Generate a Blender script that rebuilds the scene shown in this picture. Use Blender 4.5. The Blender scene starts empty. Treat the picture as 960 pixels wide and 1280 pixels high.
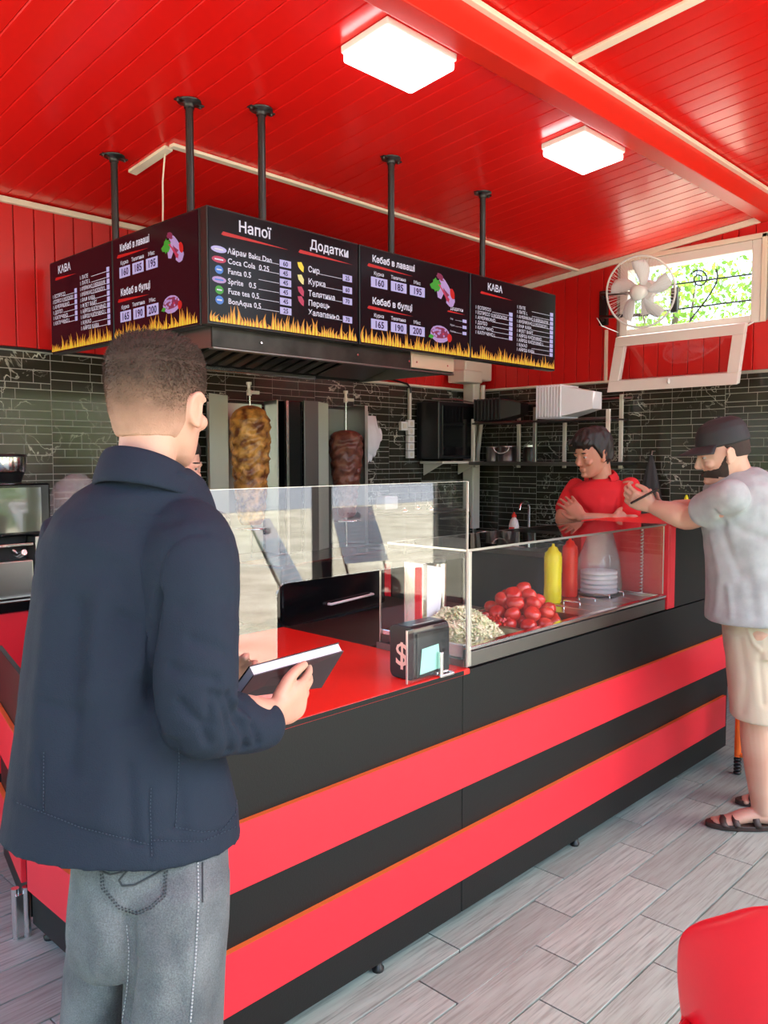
import bpy, math, random
import numpy as np
from mathutils import Vector, Matrix, noise
from mathutils.bvhtree import BVHTree
R = math.radians
rnd = random.Random(7)
S = bpy.context.scene
COL = S.collection

# ------------------------------------------------------------------ camera
CAM = Vector((0, 0, 1.58)); FPX = 1031.34
cam = bpy.data.cameras.new('camera'); camo = bpy.data.objects.new('camera', cam); COL.objects.link(camo)
cam.sensor_fit = 'HORIZONTAL'; cam.sensor_width = 36; cam.lens = 36 * FPX / 960
cam.clip_start = 0.05; cam.clip_end = 200
_yaw, _pitch, _roll = R(44.027), R(-3.732), R(-0.06)
_f = Vector((math.cos(_yaw), math.sin(_yaw), 0)); _r = Vector((math.sin(_yaw), -math.cos(_yaw), 0)); _u = Vector((0, 0, 1))
CF = _f * math.cos(_pitch) + _u * math.sin(_pitch); _u2 = -_f * math.sin(_pitch) + _u * math.cos(_pitch)
CR = _r * math.cos(_roll) + _u2 * math.sin(_roll); CU = -_r * math.sin(_roll) + _u2 * math.cos(_roll)
camo.matrix_world = Matrix(((CR.x, CU.x, -CF.x, CAM.x), (CR.y, CU.y, -CF.y, CAM.y), (CR.z, CU.z, -CF.z, CAM.z), (0, 0, 0, 1)))
S.camera = camo
def ray(px, py): return CF + (px - 480) / FPX * CR - (py - 640) / FPX * CU
def at(px, py, t): return CAM + ray(px, py) * t            # world point seen at a pixel, t metres deep

# ------------------------------------------------------------------ world, sun, exposure
S.view_settings.view_transform = 'Standard'; S.view_settings.look = 'None'
S.view_settings.gamma = 1; S.view_settings.use_curve_mapping = False
S.view_settings.exposure = -0.85
W = bpy.data.worlds.new('sky'); S.world = W; W.use_nodes = True
wn = W.node_tree; wn.nodes.clear()
wo = wn.nodes.new('ShaderNodeOutputWorld'); wb = wn.nodes.new('ShaderNodeBackground'); ws = wn.nodes.new('ShaderNodeTexSky')
ws.sky_type = 'NISHITA'; ws.sun_disc = False; ws.sun_elevation = R(55); ws.sun_rotation = R(140); ws.air_density = 1; ws.dust_density = 3.0
wb.inputs['Strength'].default_value = 1.5
wn.links.new(ws.outputs[0], wb.inputs[0]); wn.links.new(wb.outputs[0], wo.inputs[0])
sun = bpy.data.lights.new('sun', 'SUN'); sun.energy = 27.0; sun.angle = R(0.6); sun.color = (1, .98, .95)
suno = bpy.data.objects.new('sun', sun); COL.objects.link(suno)
_sd = Vector((0.45, -0.16, 0.88)).normalized()               # towards the sun
suno.rotation_euler = _sd.to_track_quat('Z', 'Y').to_euler(); suno.location = (6, -6, 12)

# ------------------------------------------------------------------ materials
def mat(name, col, rough=.5, metal=0., coat=0., bump=0., bscale=60., var=0., vscale=4., emit=None, estr=1., stretch=(1, 1, 1), spec=.5, sub=0., alpha=None, tint2=None, rnd_tint=0.):
    m = bpy.data.materials.new(name); m.use_nodes = True; n = m.node_tree; b = n.nodes['Principled BSDF']
    b.inputs['Base Color'].default_value = (*col, 1); b.inputs['Roughness'].default_value = rough
    b.inputs['Metallic'].default_value = metal; b.inputs['Coat Weight'].default_value = coat
    b.inputs['Specular IOR Level'].default_value = spec
    if sub: b.inputs['Subsurface Weight'].default_value = sub; b.inputs['Subsurface Radius'].default_value = (.02, .008, .005)
    tc = n.nodes.new('ShaderNodeTexCoord'); mp = n.nodes.new('ShaderNodeMapping'); mp.inputs['Scale'].default_value = stretch
    n.links.new(tc.outputs['Object'], mp.inputs[0])
    if var or rnd_tint:
        nz = n.nodes.new('ShaderNodeTexNoise'); nz.inputs['Scale'].default_value = vscale; nz.inputs['Detail'].default_value = 6
        n.links.new(mp.outputs[0], nz.inputs['Vector'])
        mx = n.nodes.new('ShaderNodeMix'); mx.data_type = 'RGBA'
        c2 = tint2 or tuple(max(0, c * (1 - var)) for c in col)
        mx.inputs['A'].default_value = (*col, 1); mx.inputs['B'].default_value = (*c2, 1)
        rp = n.nodes.new('ShaderNodeMapRange'); rp.inputs['From Min'].default_value = .35; rp.inputs['From Max'].default_value = .65
        n.links.new(nz.outputs['Fac'], rp.inputs[0]); n.links.new(rp.outputs[0], mx.inputs['Factor'])
        out = mx.outputs['Result']
        if rnd_tint:
            oi = n.nodes.new('ShaderNodeObjectInfo'); hs = n.nodes.new('ShaderNodeHueSaturation'); mr = n.nodes.new('ShaderNodeMapRange')
            mr.inputs['To Min'].default_value = 1 - rnd_tint; mr.inputs['To Max'].default_value = 1 + rnd_tint
            n.links.new(oi.outputs['Random'], mr.inputs[0]); n.links.new(mr.outputs[0], hs.inputs['Value']); n.links.new(out, hs.inputs['Color']); out = hs.outputs[0]
        n.links.new(out, b.inputs['Base Color'])
    if bump:
        bz = n.nodes.new('ShaderNodeTexNoise'); bz.inputs['Scale'].default_value = bscale; bz.inputs['Detail'].default_value = 5
        bp = n.nodes.new('ShaderNodeBump'); bp.inputs['Strength'].default_value = bump; bp.inputs['Distance'].default_value = .004
        n.links.new(mp.outputs[0], bz.inputs['Vector']); n.links.new(bz.outputs['Fac'], bp.inputs['Height']); n.links.new(bp.outputs[0], b.inputs['Normal'])
    if emit: b.inputs['Emission Color'].default_value = (*emit, 1); b.inputs['Emission Strength'].default_value = estr
    return m
def glass(name, tint=(1, 1, 1), ior=1.5, rough=0., haze=0.):
    m = bpy.data.materials.new(name); m.use_nodes = True; n = m.node_tree; n.nodes.clear()
    o = n.nodes.new('ShaderNodeOutputMaterial'); t = n.nodes.new('ShaderNodeBsdfTransparent'); g = n.nodes.new('ShaderNodeBsdfGlossy')
    mx = n.nodes.new('ShaderNodeMixShader'); fr = n.nodes.new('ShaderNodeFresnel'); ge = n.nodes.new('ShaderNodeNewGeometry'); mr = n.nodes.new('ShaderNodeMapRange')
    mr.inputs['To Min'].default_value = ior; mr.inputs['To Max'].default_value = 1 / ior
    t.inputs[0].default_value = (*tint, 1); g.inputs['Roughness'].default_value = rough
    n.links.new(ge.outputs['Backfacing'], mr.inputs[0]); n.links.new(mr.outputs[0], fr.inputs['IOR']); n.links.new(fr.outputs[0], mx.inputs[0])
    last = t
    if haze:
        d = n.nodes.new('ShaderNodeBsdfDiffuse'); d.inputs[0].default_value = (.9, .9, .9, 1); m2 = n.nodes.new('ShaderNodeMixShader'); m2.inputs[0].default_value = haze
        n.links.new(t.outputs[0], m2.inputs[1]); n.links.new(d.outputs[0], m2.inputs[2]); last = m2
    n.links.new(last.outputs[0], mx.inputs[1]); n.links.new(g.outputs[0], mx.inputs[2]); n.links.new(mx.outputs[0], o.inputs[0])
    return m
def marble_tile():
    m = mat('black_marble_tile', (.018, .018, .016), rough=.14, spec=.6); n = m.node_tree; b = n.nodes['Principled BSDF']
    tc = n.nodes.new('ShaderNodeTexCoord'); nz = n.nodes.new('ShaderNodeTexNoise'); nz.inputs['Scale'].default_value = 6.5; nz.inputs['Detail'].default_value = 5; nz.inputs['Distortion'].default_value = .5
    n.links.new(tc.outputs['Object'], nz.inputs['Vector'])
    s = n.nodes.new('ShaderNodeMath'); s.operation = 'SUBTRACT'; s.inputs[1].default_value = .5; n.links.new(nz.outputs['Fac'], s.inputs[0])
    a = n.nodes.new('ShaderNodeMath'); a.operation = 'ABSOLUTE'; n.links.new(s.outputs[0], a.inputs[0])
    r = n.nodes.new('ShaderNodeMapRange'); r.inputs['From Min'].default_value = .002; r.inputs['From Max'].default_value = .012; r.inputs['To Min'].default_value = 1; r.inputs['To Max'].default_value = 0
    n.links.new(a.outputs[0], r.inputs[0])
    n2 = n.nodes.new('ShaderNodeTexNoise'); n2.inputs['Scale'].default_value = 2.1; n.links.new(tc.outputs['Object'], n2.inputs['Vector'])
    r2 = n.nodes.new('ShaderNodeMapRange'); r2.inputs['From Min'].default_value = .48; r2.inputs['From Max'].default_value = .6; n.links.new(n2.outputs['Fac'], r2.inputs[0])
    mu = n.nodes.new('ShaderNodeMath'); mu.operation = 'MULTIPLY'; n.links.new(r.outputs[0], mu.inputs[0]); n.links.new(r2.outputs[0], mu.inputs[1])
    mx = n.nodes.new('ShaderNodeMix'); mx.data_type = 'RGBA'; mx.inputs['A'].default_value = (.030, .026, .018, 1); mx.inputs['B'].default_value = (.6, .6, .5, 1)
    n.links.new(mu.outputs[0], mx.inputs['Factor']); n.links.new(mx.outputs['Result'], b.inputs['Base Color'])
    return m
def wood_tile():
    m = mat('grey_wood_tile', (.315, .405, .365), rough=.5, var=.22, vscale=5, stretch=(1, 9, 1), tint2=(.26, .32, .285), rnd_tint=.16, bump=.25, bscale=14)  # grey tile greened in its colour to offset red light bounced off the ceiling
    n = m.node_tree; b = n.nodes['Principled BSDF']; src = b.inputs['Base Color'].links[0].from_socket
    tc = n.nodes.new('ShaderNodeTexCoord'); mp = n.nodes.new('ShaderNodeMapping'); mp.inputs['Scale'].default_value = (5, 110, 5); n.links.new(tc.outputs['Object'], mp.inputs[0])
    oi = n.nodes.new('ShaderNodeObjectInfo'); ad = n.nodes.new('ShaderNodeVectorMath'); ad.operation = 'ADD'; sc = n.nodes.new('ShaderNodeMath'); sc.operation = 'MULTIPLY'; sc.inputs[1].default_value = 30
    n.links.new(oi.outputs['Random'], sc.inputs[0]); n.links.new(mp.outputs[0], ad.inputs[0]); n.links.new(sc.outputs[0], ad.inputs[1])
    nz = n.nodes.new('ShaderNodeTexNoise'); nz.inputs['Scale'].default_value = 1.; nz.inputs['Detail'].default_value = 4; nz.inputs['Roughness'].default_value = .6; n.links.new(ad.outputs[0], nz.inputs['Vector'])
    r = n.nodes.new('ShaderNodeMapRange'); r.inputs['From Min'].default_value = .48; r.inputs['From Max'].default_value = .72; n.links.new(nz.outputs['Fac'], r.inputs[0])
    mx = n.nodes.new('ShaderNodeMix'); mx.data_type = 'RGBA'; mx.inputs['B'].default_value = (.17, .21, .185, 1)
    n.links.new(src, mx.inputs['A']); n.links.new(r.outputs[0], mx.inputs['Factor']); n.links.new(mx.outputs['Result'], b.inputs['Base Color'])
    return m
def denim():
    m = mat('grey_washed_denim', (.135, .152, .158), rough=.9, var=.3, vscale=9, tint2=(.065, .077, .084), bump=.5, bscale=260)
    n = m.node_tree; b = n.nodes['Principled BSDF']; src = b.inputs['Base Color'].links[0].from_socket
    tc = n.nodes.new('ShaderNodeTexCoord'); nz = n.nodes.new('ShaderNodeTexNoise'); nz.inputs['Scale'].default_value = 420; nz.inputs['Detail'].default_value = 2
    n.links.new(tc.outputs['Object'], nz.inputs['Vector']); mx = n.nodes.new('ShaderNodeMix'); mx.data_type = 'RGBA'; mx.blend_type = 'OVERLAY'; mx.inputs['Factor'].default_value = .8
    n.links.new(src, mx.inputs['A']); n.links.new(nz.outputs['Color'], mx.inputs['B'])
    bw = n.nodes.new('ShaderNodeRGBToBW'); n.links.new(nz.outputs['Color'], bw.inputs[0]); n.links.new(bw.outputs[0], mx.inputs['B'])
    n.links.new(mx.outputs['Result'], b.inputs['Base Color']); return m
M = dict(
 red_gloss=mat('red_gloss_panel', (.72, .010, .008), rough=.22, spec=.5),
 red_wall=mat('red_wall_panel', (.60, .008, .007), rough=.35),
 red_beam=mat('red_beam_paint', (.66, .018, .007), rough=.38),
 cream=mat('cream_trim', (.82, .72, .58), rough=.5),
 black_lam=mat('black_laminate', (.0095, .0110, .0105), rough=.42, spec=.25, bump=.12, bscale=220),
 red_lam=mat('red_laminate', (.74, .018, .035), rough=.4, bump=.06, bscale=250),
 red_top=mat('red_worktop', (.80, .020, .012), rough=.3),
 orange_edge=mat('orange_board_edge', (.75, .16, .03), rough=.6),
 grout=mat('light_grout', (.42, .41, .36), rough=.9),
 floor_grout=mat('dark_floor_grout', (.03, .03, .028), rough=.95),
 marble=marble_tile(), wood=wood_tile(), screenpane=glass('screen_pane', ior=1.85), casepane=glass('case_pane', ior=1.36), denim=denim(),
 white=mat('white_plastic', (.8, .8, .78), rough=.35), pvc=mat('white_window_plastic', (.78, .76, .70), rough=.3),
 offwhite=mat('off_white_plastic', (.72, .68, .58), rough=.45), foam=mat('white_foam', (.82, .82, .86), rough=.7),
 black=mat('black_plastic', (.012, .012, .013), rough=.3), matt_black=mat('matt_black', (.014, .014, .015), rough=.7),
 gloss_black=mat('gloss_black', (.006, .006, .007), rough=.12),
 steel=mat('brushed_steel', (.62, .61, .58), rough=.28, metal=1, bump=.03, bscale=40, stretch=(1, 1, 20)),
 dark_steel=mat('dark_steel', (.20, .195, .185), rough=.35, metal=1), bright_steel=mat('bright_steel', (.75, .75, .73), rough=.18, metal=1),
 soot=mat('sooty_steel', (.06, .058, .052), rough=.4, metal=.9, var=.5, vscale=8),
 lamp=mat('lamp_diffuser', (.9, .9, .9), emit=(.96, .99, 1), estr=14.),
 skin=mat('skin', (.56, .33, .23), rough=.5, var=.14, vscale=7, tint2=(.54, .27, .19), sub=.12, bump=.08, bscale=300),
 skin2=mat('skin_tanned', (.50, .26, .16), rough=.5, var=.14, vscale=7, tint2=(.46, .2, .13), sub=.1),
 skin3=mat('skin_fair', (.58, .36, .26), rough=.5, var=.14, vscale=7, tint2=(.55, .30, .21), sub=.12),
 navy=mat('navy_cotton', (.0125, .021, .035), rough=.85, bump=.35, bscale=420, var=.22, vscale=3, tint2=(.010, .016, .030), spec=.25),
 navy_seam=mat('navy_stitching', (.026, .040, .062), rough=.9),
 redshirt=mat('red_polo_cotton', (.60, .012, .018), rough=.8, bump=.2, bscale=300),
 greyshirt=mat('grey_cotton', (.38, .41, .41), rough=.9, var=.2, vscale=14, bump=.2, bscale=300),
 khaki=mat('khaki_cotton', (.50, .43, .32), rough=.9, bump=.2, bscale=300), dark_cloth=mat('dark_grey_cloth', (.06, .06, .062), rough=.95, bump=.3, bscale=200),
 hair_dark=mat('dark_hair', (.012, .009, .007), rough=.55, bump=.6, bscale=120, stretch=(1, 1, .3)), beard=mat('dark_beard', (.032, .019, .013), rough=.85, bump=.6, bscale=220),
 leather=mat('brown_leather', (.035, .018, .014), rough=.5), yellow=mat('yellow_squeeze_plastic', (.85, .72, .01), rough=.35), redbottle=mat('red_squeeze_plastic', (.72, .03, .012), rough=.35),
 green=mat('green_plastic', (.03, .3, .03), rough=.3), tomato=mat('tomato_skin', (.68, .022, .012), rough=.16, var=.25, vscale=20, coat=.4), cabbage=mat('shredded_cabbage', (.93, .92, .66), rough=.5, rnd_tint=.1, var=.15, vscale=30, tint2=(.84, .86, .55)),
 paper=mat('white_paper', (.85, .86, .9), rough=.8), ink=mat('dark_ink', (.03, .03, .08), rough=.7), blueprint=mat('blue_print', (.62, .76, .86), rough=.7), redink=mat('red_ink', (.7, .05, .05), rough=.6),
 orange=mat('orange_paint', (.85, .16, .02), rough=.35), chair=mat('red_moulded_plastic', (.76, .008, .022), rough=.36, bump=.04, bscale=200),
 pane=glass('clear_pane'), haze=glass('clear_film', haze=.25), tint=glass('smoked_glass', tint=(.66, .66, .66)), bagfilm=glass('milky_bag_film', haze=.22),
 sand=mat('sandy_ground', (.80, .73, .54), rough=.95, var=.45, vscale=1.3, tint2=(.52, .46, .32), bump=.5, bscale=8), asphalt=mat('pale_road', (.34, .36, .37), rough=.9),
 leaf=mat('leaf', (.11, .24, .035), rough=.6, var=.4, vscale=.8), bark=mat('bark', (.12, .09, .06), rough=.9, bump=.6, bscale=12), post=mat('brown_steel_post', (.045, .03, .028), rough=.4),
 meat=mat('grilled_chicken', (.72, .33, .07), rough=.42, var=.8, vscale=19, tint2=(.16, .04, .008), bump=1., bscale=45, coat=.25), meat2=mat('dark_beef', (.10, .018, .012), rough=.45, var=.6, vscale=20, tint2=(.22, .07, .04), bump=.9, bscale=40, coat=.2),
)

# ------------------------------------------------------------------ object helpers
ORG = {}
def props(o, label=None, cat=None, group=None, kind=None):
    if label: o['label'] = label
    if cat: o['category'] = cat
    if group: o['group'] = group
    if kind: o['kind'] = kind
    return o
def thing(name, loc, label, cat, group=None, kind=None):
    o = bpy.data.objects.new(name, None); o.empty_display_size = .1; COL.objects.link(o); o.location = loc; ORG[o.name] = Vector(loc)
    return props(o, label, cat, group, kind)
class MB:
    def __init__(s): s.v = []; s.f = []; s.m = []; s.sm = []
    def add(s, vs, fs, mi=0, smooth=False):
        k = len(s.v); s.v += [tuple(v) for v in vs]; s.f += [tuple(i + k for i in f) for f in fs]; s.m += [mi] * len(fs); s.sm += [smooth] * len(fs); return s
    def box(s, c, d, rot=None, mi=0):
        hx, hy, hz = d[0] / 2, d[1] / 2, d[2] / 2
        vs = [Vector((x, y, z)) for x in (-hx, hx) for y in (-hy, hy) for z in (-hz, hz)]
        if rot is not None: vs = [rot @ v for v in vs]
        vs = [v + Vector(c) for v in vs]
        return s.add(vs, [(0, 1, 3, 2), (4, 6, 7, 5), (0, 4, 5, 1), (2, 3, 7, 6), (0, 2, 6, 4), (1, 5, 7, 3)], mi)
    def bb(s, a, b, mi=0):                                   # box between two corners
        return s.box([(a[i] + b[i]) / 2 for i in range(3)], [abs(b[i] - a[i]) for i in range(3)], None, mi)
    def rbox(s, c, d, r=.01, axis=2, seg=4, rot=None, mi=0):  # box with four rounded edges along one axis
        ax = [i for i in range(3) if i != axis]; w, h = d[ax[0]] / 2, d[ax[1]] / 2; pts = []
        for (sx, sy, a0) in ((1, 1, 0), (-1, 1, 90), (-1, -1, 180), (1, -1, 270)):
            for k in range(seg + 1):
                a = R(a0 + 90 * k / seg); pts.append((sx * (w - r) + r * math.cos(a), sy * (h - r) + r * math.sin(a)))
        n = len(pts); vs = []
        for t in (-d[axis] / 2, d[axis] / 2):
            for p in pts:
                v = [0, 0, 0]; v[ax[0]], v[ax[1]] = p; v[axis] = t; v = Vector(v)
                if rot is not None: v = rot @ v
                vs.append(v + Vector(c))
        fs = [tuple(range(n - 1, -1, -1)), tuple(range(n, 2 * n))] + [(i, (i + 1) % n, n + (i + 1) % n, n + i) for i in range(n)]
        return s.add(vs, fs, mi)
    def tube(s, pts, r, seg=8, mi=0, smooth=True, caps=True):
        pts = [Vector(p) for p in pts]; n = len(pts); rs = r if isinstance(r, (list, tuple)) else [r] * n
        vs = []; fs = []; up = None
        for i, p in enumerate(pts):
            t = (pts[min(i + 1, n - 1)] - pts[max(i - 1, 0)]).normalized()
            if up is None: up = Vector((0, 0, 1)) if abs(t.z) < .9 else Vector((1, 0, 0))
            a = t.cross(up).normalized(); b = a.cross(t).normalized(); up = b
            for k in range(seg):
                q = 2 * math.pi * k / seg; vs.append(p + (a * math.cos(q) + b * math.sin(q)) * rs[i])
        for i in range(n - 1):
            for k in range(seg):
                k2 = (k + 1) % seg; fs.append((i * seg + k, i * seg + k2, (i + 1) * seg + k2, (i + 1) * seg + k))
        s.add(vs, fs, mi, smooth)
        if caps: s.add([vs[k] for k in range(seg)], [tuple(range(seg))], mi); s.add([vs[(n - 1) * seg + k] for k in range(seg)], [tuple(range(seg - 1, -1, -1))], mi)
        return s
    def lathe(s, prof, c, seg=24, mi=0, axis=(0, 0, 1), smooth=True, caps=True):
        q = Vector((0, 0, 1)).rotation_difference(Vector(axis)); vs = []; fs = []; n = len(prof)
        for (r_, z) in prof:
            for k in range(seg): a = 2 * math.pi * k / seg; vs.append(q @ Vector((r_ * math.cos(a), r_ * math.sin(a), z)) + Vector(c))
        for i in range(n - 1):
            for k in range(seg): k2 = (k + 1) % seg; fs.append((i * seg + k, i * seg + k2, (i + 1) * seg + k2, (i + 1) * seg + k))
        s.add(vs, fs, mi, smooth)
        if caps: s.add([vs[k] for k in range(seg)], [tuple(range(seg - 1, -1, -1))], mi); s.add([vs[(n - 1) * seg + k] for k in range(seg)], [tuple(range(seg))], mi)
        return s
    def ring(s, us, vs_, c, n=24): pass
    def loft(s, rings, seg=28, mi=0, ex=2.0):                # rings: (centre, vector a, vector b[, exponent])
        vs = []; fs = []; n = len(rings)
        for rg in rings:
            c, a, b = Vector(rg[0]), Vector(rg[1]), Vector(rg[2]); e = 2 / (rg[3] if len(rg) > 3 else ex)
            for k in range(seg):
                q = 2 * math.pi * k / seg; cx, sx = math.cos(q), math.sin(q)
                vs.append(c + a * (abs(cx) ** e * (1 if cx >= 0 else -1)) + b * (abs(sx) ** e * (1 if sx >= 0 else -1)))
        for i in range(n - 1):
            for k in range(seg): k2 = (k + 1) % seg; fs.append((i * seg + k, i * seg + k2, (i + 1) * seg + k2, (i + 1) * seg + k))
        fs.append(tuple(range(seg - 1, -1, -1))); fs.append(tuple(range((n - 1) * seg, n * seg)))
        return s.add(vs, fs, mi, True)
    def ell(s, c, a, b, d, seg=16, mi=0):                    # ellipsoid with three axis vectors
        a, b, d = Vector(a), Vector(b), Vector(d); c = Vector(c); n = seg // 2; vs = []; fs = []
        for i in range(n + 1):
            t = math.pi * (i + .02) / (n + .04)
            for k in range(seg): q = 2 * math.pi * k / seg; vs.append(c + (a * math.cos(q) + b * math.sin(q)) * math.sin(t) + d * math.cos(t))
        for i in range(n):
            for k in range(seg): k2 = (k + 1) % seg; fs.append((i * seg + k, (i + 1) * seg + k, (i + 1) * seg + k2, i * seg + k2))
        fs.append(tuple(range(seg))); fs.append(tuple(range((n + 1) * seg - 1, n * seg - 1, -1)))
        return s.add(vs, fs, mi, True)
    def prism(s, pts, ex, mi=0):                             # planar outline (3D points) pushed along ex
        pts = [Vector(p) for p in pts]; ex = Vector(ex); n = len(pts)
        return s.add(pts + [p + ex for p in pts], [tuple(range(n - 1, -1, -1)), tuple(range(n, 2 * n))] + [(i, (i + 1) % n, n + (i + 1) % n, n + i) for i in range(n)], mi)
    def build(s, name, m, parent=None, bevel=0., local=False, label=None, cat=None, group=None, kind=None, origin=None):
        me = bpy.data.meshes.new(name); o0 = Vector((0, 0, 0))
        if parent is not None and not local: o0 = ORG[parent.name]
        if parent is None and origin is not None: o0 = Vector(origin)
        vs = [(v[0] - o0.x, v[1] - o0.y, v[2] - o0.z) for v in s.v]
        me.from_pydata(vs, [], s.f)
        for x in (m if isinstance(m, (list, tuple)) else [m]): me.materials.append(M[x] if isinstance(x, str) else x)
        me.polygons.foreach_set('material_index', s.m); me.polygons.foreach_set('use_smooth', s.sm)
        o = bpy.data.objects.new(name, me); COL.objects.link(o)
        if parent is not None: o.parent = parent; ORG[o.name] = o0
        else: o.location = o0; ORG[o.name] = o0
        if bevel:
            b = o.modifiers.new('bevel', 'BEVEL'); b.width = bevel; b.segments = 2; b.limit_method = 'ANGLE'; b.angle_limit = R(40)
        return props(o, label, cat, group, kind)
def mobj(name, me, parent=None, loc=(0, 0, 0), **k):         # object on a shared mesh
    o = bpy.data.objects.new(name, me); COL.objects.link(o); o.location = loc
    if parent is not None: o.parent = parent
    return props(o, **k)
def copy_tree(o, parent=None, **k):
    c = o.copy(); COL.objects.link(c); c.parent = parent; ORG[c.name] = ORG.get(o.name, Vector((0, 0, 0)))
    for ch in list(o.children): copy_tree(ch, c)
    for a, b in k.items():
        if a == 'loc': c.location = b
        elif a == 'cat': c['category'] = b
        else: c[a] = b
    return c
def rotz(a): return Matrix.Rotation(R(a), 3, 'Z')
# ------------------------------------------------------------------ the room
YB, XR = 4.5, 5.8
def cz(y): return 3.39 - .098 * y
def cz2(y): return 3.49 - .098 * y
def onx(px, py, x): d = ray(px, py); return CAM + d * ((x - CAM.x) / d.x)
def ony(px, py, y): d = ray(px, py); return CAM + d * ((y - CAM.y) / d.y)
def onz(px, py, z): d = ray(px, py); return CAM + d * ((z - CAM.z) / d.z)

floor = MB().bb((-2.2, -1.6, -.12), (6, 4.7, -.012)).build('floor', 'floor_grout', kind='structure')
def tile_mesh(x0, y0, x1, y1, h=.012, b=.0008):
    mb = MB(); mb.v = [(x0, y0, -.012), (x1, y0, -.012), (x1, y1, -.012), (x0, y1, -.012), (x0, y0, -b), (x1, y0, -b), (x1, y1, -b), (x0, y1, -b), (x0 + b, y0 + b, 0), (x1 - b, y0 + b, 0), (x1 - b, y1 - b, 0), (x0 + b, y1 - b, 0)]
    mb.f = [(0, 1, 5, 4), (1, 2, 6, 5), (2, 3, 7, 6), (3, 0, 4, 7), (4, 5, 9, 8), (5, 6, 10, 9), (6, 7, 11, 10), (7, 4, 8, 11), (8, 9, 10, 11)]
    mb.m = [0] * 9; mb.sm = [False] * 9; return mb
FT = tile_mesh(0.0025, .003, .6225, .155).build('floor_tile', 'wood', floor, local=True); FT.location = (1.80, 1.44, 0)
offs = {0: 1.80, 1: 2.20 - .625, 2: 1.98 - .625, 3: 1.755, 4: 2.01 - .625}
count = 0; far = MB()
for r in range(-19, 20):
    y = 1.445 - .158 * r
    x0 = offs[r % 5] if r >= 0 else offs[(r % 5)]
    for k in range(-7, 8):
        x = x0 + .625 * k
        if x < -2.1 or x > 5.7 or y < -1.5 or y > 4.3 or (r == 0 and k == 0): continue
        inv = (y < 1.7 and x + .6 > .6 and y > .0) or (x < 1.15 and 1.5 < y < 3.6 and x > .1)
        if inv and count < 295:
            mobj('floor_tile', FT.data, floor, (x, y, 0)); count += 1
        else:
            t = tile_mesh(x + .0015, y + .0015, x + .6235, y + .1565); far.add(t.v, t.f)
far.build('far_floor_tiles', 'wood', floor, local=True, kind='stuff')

# walls: substrate, mosaic tiles low, vertical red planks high
wb_ = MB().bb((.2, YB + .012, 0), (XR + .15, YB + .15, cz(YB) + .1)).build('wall_back', 'grout', kind='structure')
wr = MB()
wr.bb((XR + .012, -1.6, 0), (XR + .15, YB + .15, 2.5)); wr.bb((XR + .012, 3.1, 2.5), (XR + .15, YB + .15, 3.03)); wr.bb((XR + .012, -1.6, 2.5), (XR + .15, 2.09, 3.03)); wr.bb((XR + .012, -1.6, 3.03), (XR + .15, YB + .15, 3.4))
wr_ = wr.build('wall_right', 'grout', kind='structure')
def tiles(wall, a0, a1, frm, ax, seen):
    pieces = []
    r0 = random.Random(3)
    sheet = .386; n = int((a1 - a0) / sheet) + 1; pats = []
    for p in range(4):
        z = 0; pat = []
        while z < .30 - .02:
            h = r0.choice([.034, .046, .058]); h = min(h, .30 - z)
            if .30 - z - h < .03: h = .30 - z
            x = 0; cuts = []
            while x < sheet - .001:
                w = r0.choice([.07, .12, .17, .23]); w = min(w, sheet - x)
                if sheet - x - w < .05: w = sheet - x
                cuts.append((x, w)); x += w
            pat.append((z, h, cuts)); z += h
        pats.append(pat)
    for i in range(n):
        z = .86
        while z < 2.15:
            for (dz, h, cuts) in pats[r0.randrange(4)]:
                if z + dz + .01 > 2.155: break
                hh = min(h, 2.155 - z - dz)
                for (x, w) in cuts:
                    a = a0 + i * sheet + x; w2 = min(w, a1 - a)
                    if w2 > .02: pieces.append((a, z + dz, w2, hh))
            z += .30
    pieces.sort(key=seen)
    st = MB(); g = .0022; cache = {}
    for k, (a, z, w, h) in enumerate(pieces):
        if ax == 0: A, B = (a + g, frm + .009, z + g), (a + w - g, frm + .014, z + h - g)
        else: A, B = (frm + .009, a + g, z + g), (frm + .014, a + w - g, z + h - g)
        if k < 290:
            mb = MB().bb(A, B); mb.build('wall_tile', 'marble', wall, local=True)
        else: st.bb(A, B)
    st.build('mosaic_tiles', 'marble', wall, local=True, kind='stuff')
tiles(wb_, 1.25 - .386 * 2, XR, YB, 0, lambda p: (3 if p[0] < 1.5 else 0 if p[0] < 2.6 else 1 if p[0] > 4.3 and p[1] > 1.4 else 2, p[0]))
tiles(wr_, -1.55, YB, XR, 1, lambda p: (0 if p[1] > 1.2 and 1.9 < p[0] < 3.6 else 1, p[0]))
# vertical red planks
for k in range(50):
    x = .3 + .11 * k
    if x + .108 > XR: break
    MB().bb((x, YB - .006, 2.175), (x + .104, YB + .013, cz(YB) + .02)).build('red_plank', 'red_wall', wb_, bevel=.003, local=True)
for k in range(60):
    y = 4.39 - .113 * k
    if y < -1.6: break
    def pl(z0, z1): MB().bb((XR - .006, y, z0), (XR + .013, y + .108, z1)).build('red_plank', 'red_wall', wr_, bevel=.003, local=True)
    if y + .108 > 2.09 and y < 3.1: pl(2.175, 2.5); pl(3.03, cz(y) + .03)
    else: pl(2.175, cz(y) + .03)

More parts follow.
